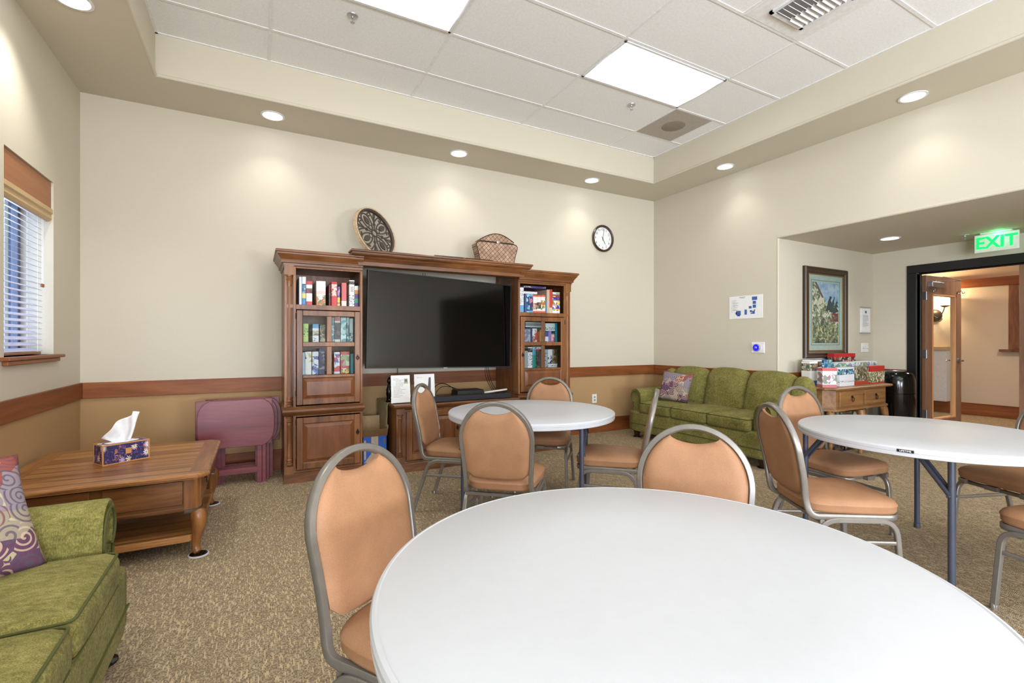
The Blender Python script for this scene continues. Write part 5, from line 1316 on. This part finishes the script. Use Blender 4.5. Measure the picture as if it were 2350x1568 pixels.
m = MB(); frame_rect(m, -w / 2 + .078, w / 2 - .078, -h / 2 + .078, h / 2 - .078, .012, -.026, -.018); m.build('gilt_fillet', 'frame_gold', t)
MB().box(-w / 2 + .08, w / 2 - .08, -.014, -.004, -h / 2 + .08, h / 2 - .08).build('mat_board', 'mat_green', t)
m = MB(); frame_rect(m, -.30, .30, -.385, .385, .004, -.0152, -.0138); m.build('mat_line', 'ink', t)
MB().box(-.275, .275, -.016, -.0135, -.36, .36).build('painting', 'garden_painting', t)
MB().box(-w / 2 + .08, w / 2 - .08, -.0185, -.0175, -h / 2 + .08, h / 2 - .08).build('glazing', 'clear_glass', t)
t = thing('notice_holder', 'small clear wall holder with a printed notice beside the light switch', 'sign', (6.925, YA, 1.50))
MB().box(-.115, .115, -.012, 0, -.165, .165).build('holder', 'white_plastic', t, bevel=.002); MB().box(-.10, .10, -.014, -.012, -.14, .15).build('notice_sheet', 'paper', t)
m = MB(); random.seed(5)
for i in range(12): m.box(-.075, -.075 + random.uniform(.09, .15), -.0146, -.014, .06 - i * .013, .063 - i * .013)
m.box(-.02, .02, -.0146, -.014, .09, .12); m.build('printed_text', 'ink', t)
m = MB(); m.box(-.122, .122, -.016, 0, .155, .170); m.box(-.122, .122, -.016, 0, -.172, -.158); m.build('clip_rail', 'steel', t)
# ------------------------------------------------------------------ side table and its boxes
t = thing('side_table', 'rustic two drawer console table with curved legs under the framed picture', 'side table', (5.84, 2.94, 0))
x0, x1, y0, y1, H = 5.20, 6.47, 2.68, 3.185, .742
def hexo(g, z): return [(x0 + g, y1 - .01, z), (x0 + g, y0 + .10 + g, z), (x0 + .07 + g, y0 + g, z), (x1 - .07 - g, y0 + g, z), (x1 - g, y0 + .10 + g, z), (x1 - g, y1 - .01, z)]
MB().rings([hexo(g, z) for g, z in ((.02, H - .03), (.006, H - .026), (0, H - .016), (0, H - .008), (.008, H))]).build('tabletop', 'side_oak', t, world=True)
MB().rings([hexo(.05, z) for z in (.50, H - .03)]).rings([hexo(.035, z) for z in (.49, .515)]).build('apron', 'side_oak', t, world=True, bevel=.003)
for a, b in ((x0 + .16, 5.82), (5.86, x1 - .16)):
    m = MB(); m.rects([(a, b, .53, .70, y0 + .06), (a, b, .53, .70, y0 + .036), (a + .012, b - .012, .542, .688, y0 + .030)], 'Y'); d_ = m.build('drawer_front', 'side_oak', t, world=True)
    xm = (a + b) / 2; m = MB().lathe([(.001, y0 + .022), (.014, y0 + .022), (.014, y0 + .03)], (xm, 0, .635), 12, 'Y'); m.sweep([(xm + .020 * math.sin(q * .5236), y0 + .018, .608 + .024 * math.cos(q * .5236)) for q in range(12)], .007, closed=True); m.build('ring_pull', 'dark_bronze', d_, world=True, smooth=True)
for lx, ly, sx in ((x0 + .11, y0 + .10, -1), (x1 - .11, y0 + .10, 1), (x0 + .09, y1 - .07, -1), (x1 - .09, y1 - .07, 1), (5.84, y0 + .07, 0)):
    sy = -1 if ly < 3 else 1
    q = ((0, .50, 1.2), (.03, .45, 1.3), (.045, .36, 1.15), (.03, .24, .85), (.005, .12, .65), (-.002, .06, .6), (.012, .02, .8), (.015, 0, .8))
    l = MB().sweep([(lx + sx * o_, ly + sy * o_ * (.5 if sx else .3), z) for o_, z, _ in q], .06, n=12, scales=[k_ for _, _, k_ in q]).build('leg', 'side_oak', t, world=True, smooth=True)
    MB().box(lx - .04, lx + .04, ly - .04, ly + .04, .478, .494).build('leg_band', 'iron_dark', l, world=True, bevel=.004)
GS = 'boxed puzzles standing on the side table'
def sbox(xc, yf, w, h, dp, rz, base, bands, lb, z=H + .0005, **kw): game(xc - w / 2, xc + w / 2, z, z + h, base, bands, lb, GS, yf, dp=dp, rz=rz, cat='puzzle box', **kw)
sbox(5.315, 2.95, .12, .265, .10, -8, (232, 232, 228), [(0, .22, (40, 90, 170)), (.3, .62, (226, 226, 220)), (.62, .92, COT)], 'white puzzle box with a blue foot, first beside the green sofa')
sbox(5.50, 2.99, .10, .275, .16, 4, (234, 234, 234), [(.72, .95, DARK)], 'tall white puzzle box behind the flowered one')
sbox(5.665, 2.99, .20, .275, .16, 4, (120, 160, 206), [(.55, 1, SEA), (.2, .55, TOYS)], 'tall blue puzzle box against the wall')
sbox(5.255, 2.755, .15, .205, .10, -30, (228, 222, 222), [(.85, 1, (206, 80, 84)), (0, .16, (190, 110, 110)), (.2, .8, [(228, 222, 222), (160, 120, 130), (120, 150, 120), (228, 222, 222)])], 'white puzzle box with small flowers, at the front corner of the table')
sbox(6.16, 3.06, .46, .34, .08, 0, (176, 30, 34), [(.06, .88, XMAS)], 'large red Christmas puzzle box, tallest on the table')
sbox(6.235, 2.93, .83, .055, .12, 2, (224, 228, 232), [(.1, .9, [(224, 228, 232), (120, 150, 190), (130, 160, 120), (224, 228, 232)])], 'long white puzzle box lying across the others', z=H + .19, flat=True)
sbox(6.235, 2.93, .80, .188, .115, 2, (206, 210, 214), [(0, 1, SEA)], 'pale puzzle box under the long white one')
sbox(5.638, 2.78, .325, .20, .075, 3, (228, 230, 234), [(.62, .92, SEA), (.2, .3, 'text')], 'white puzzle box with four small pictures on its front', scale=42)
sbox(5.99, 2.80, .30, .20, .075, 2, (90, 110, 70), [(.0, .2, (170, 60, 40)), (.2, 1, COT)], 'puzzle box with a cottage garden picture', scale=42)
sbox(6.325, 2.80, .34, .20, .075, 1, (190, 44, 36), [(.06, .68, [(130, 110, 70), (200, 190, 150), (90, 80, 50), (226, 220, 204), (110, 130, 80)])], 'red topped puzzle box at the right end of the table', scale=42)
def ubox(xc, yf, w, h, dp, base, bands, lb, z=0): game(xc - w / 2, xc + w / 2, z, z + h, base, bands, lb, 'boxes stored under the side table', yf, dp=dp, cat='puzzle box', flat=True, scale=14)
ubox(5.55, 2.86, .36, .20, .26, (34, 44, 110), [(.1, .8, DARK)], 'dark blue box on the floor under the side table', 0)
ubox(6.05, 2.88, .50, .26, .24, (50, 56, 40), [(0, 1, DARK)], 'dark pictured box on the floor under the right half of the side table', 0)
ubox(6.10, 2.90, .42, .17, .22, (60, 80, 50), [(0, 1, COT)], 'green pictured box stacked under the side table', .2605)
# ------------------------------------------------------------------ trash can
t = thing('trash_can', 'tall glossy black dome topped trash can beside the doorway', 'trash can', (6.855, 2.835, 0))
rc = .182
MB().lathe([(rc - .012, 0), (rc - .004, .004), (rc, .02), (rc, .60), (rc - .004, .603)], n=48).build('body', 'black_gloss', t, smooth=True)
pr = [(rc - .004, .604), (rc + .003, .606), (rc + .003, .655)] + [(.185 * (1 - (i / 12) ** 2.6 * .45), .66 + .205 * math.sin(math.pi / 2 * i / 12)) for i in range(1, 13)] + [(.098, .866), (.092, .860), (.088, .80)]
MB().lathe(pr, n=48, cap=False).build('dome_lid', 'black_gloss', t, smooth=True)
MB().lathe([(.096, .865), (.100, .869), (.092, .870), (.090, .86)], n=32, cap=False).build('opening_rim', 'steel', t, smooth=True)
for o in bpy.data.objects:
    if o.get('kind') == 'structure': o.pop('label', None) if 'label' in o else None
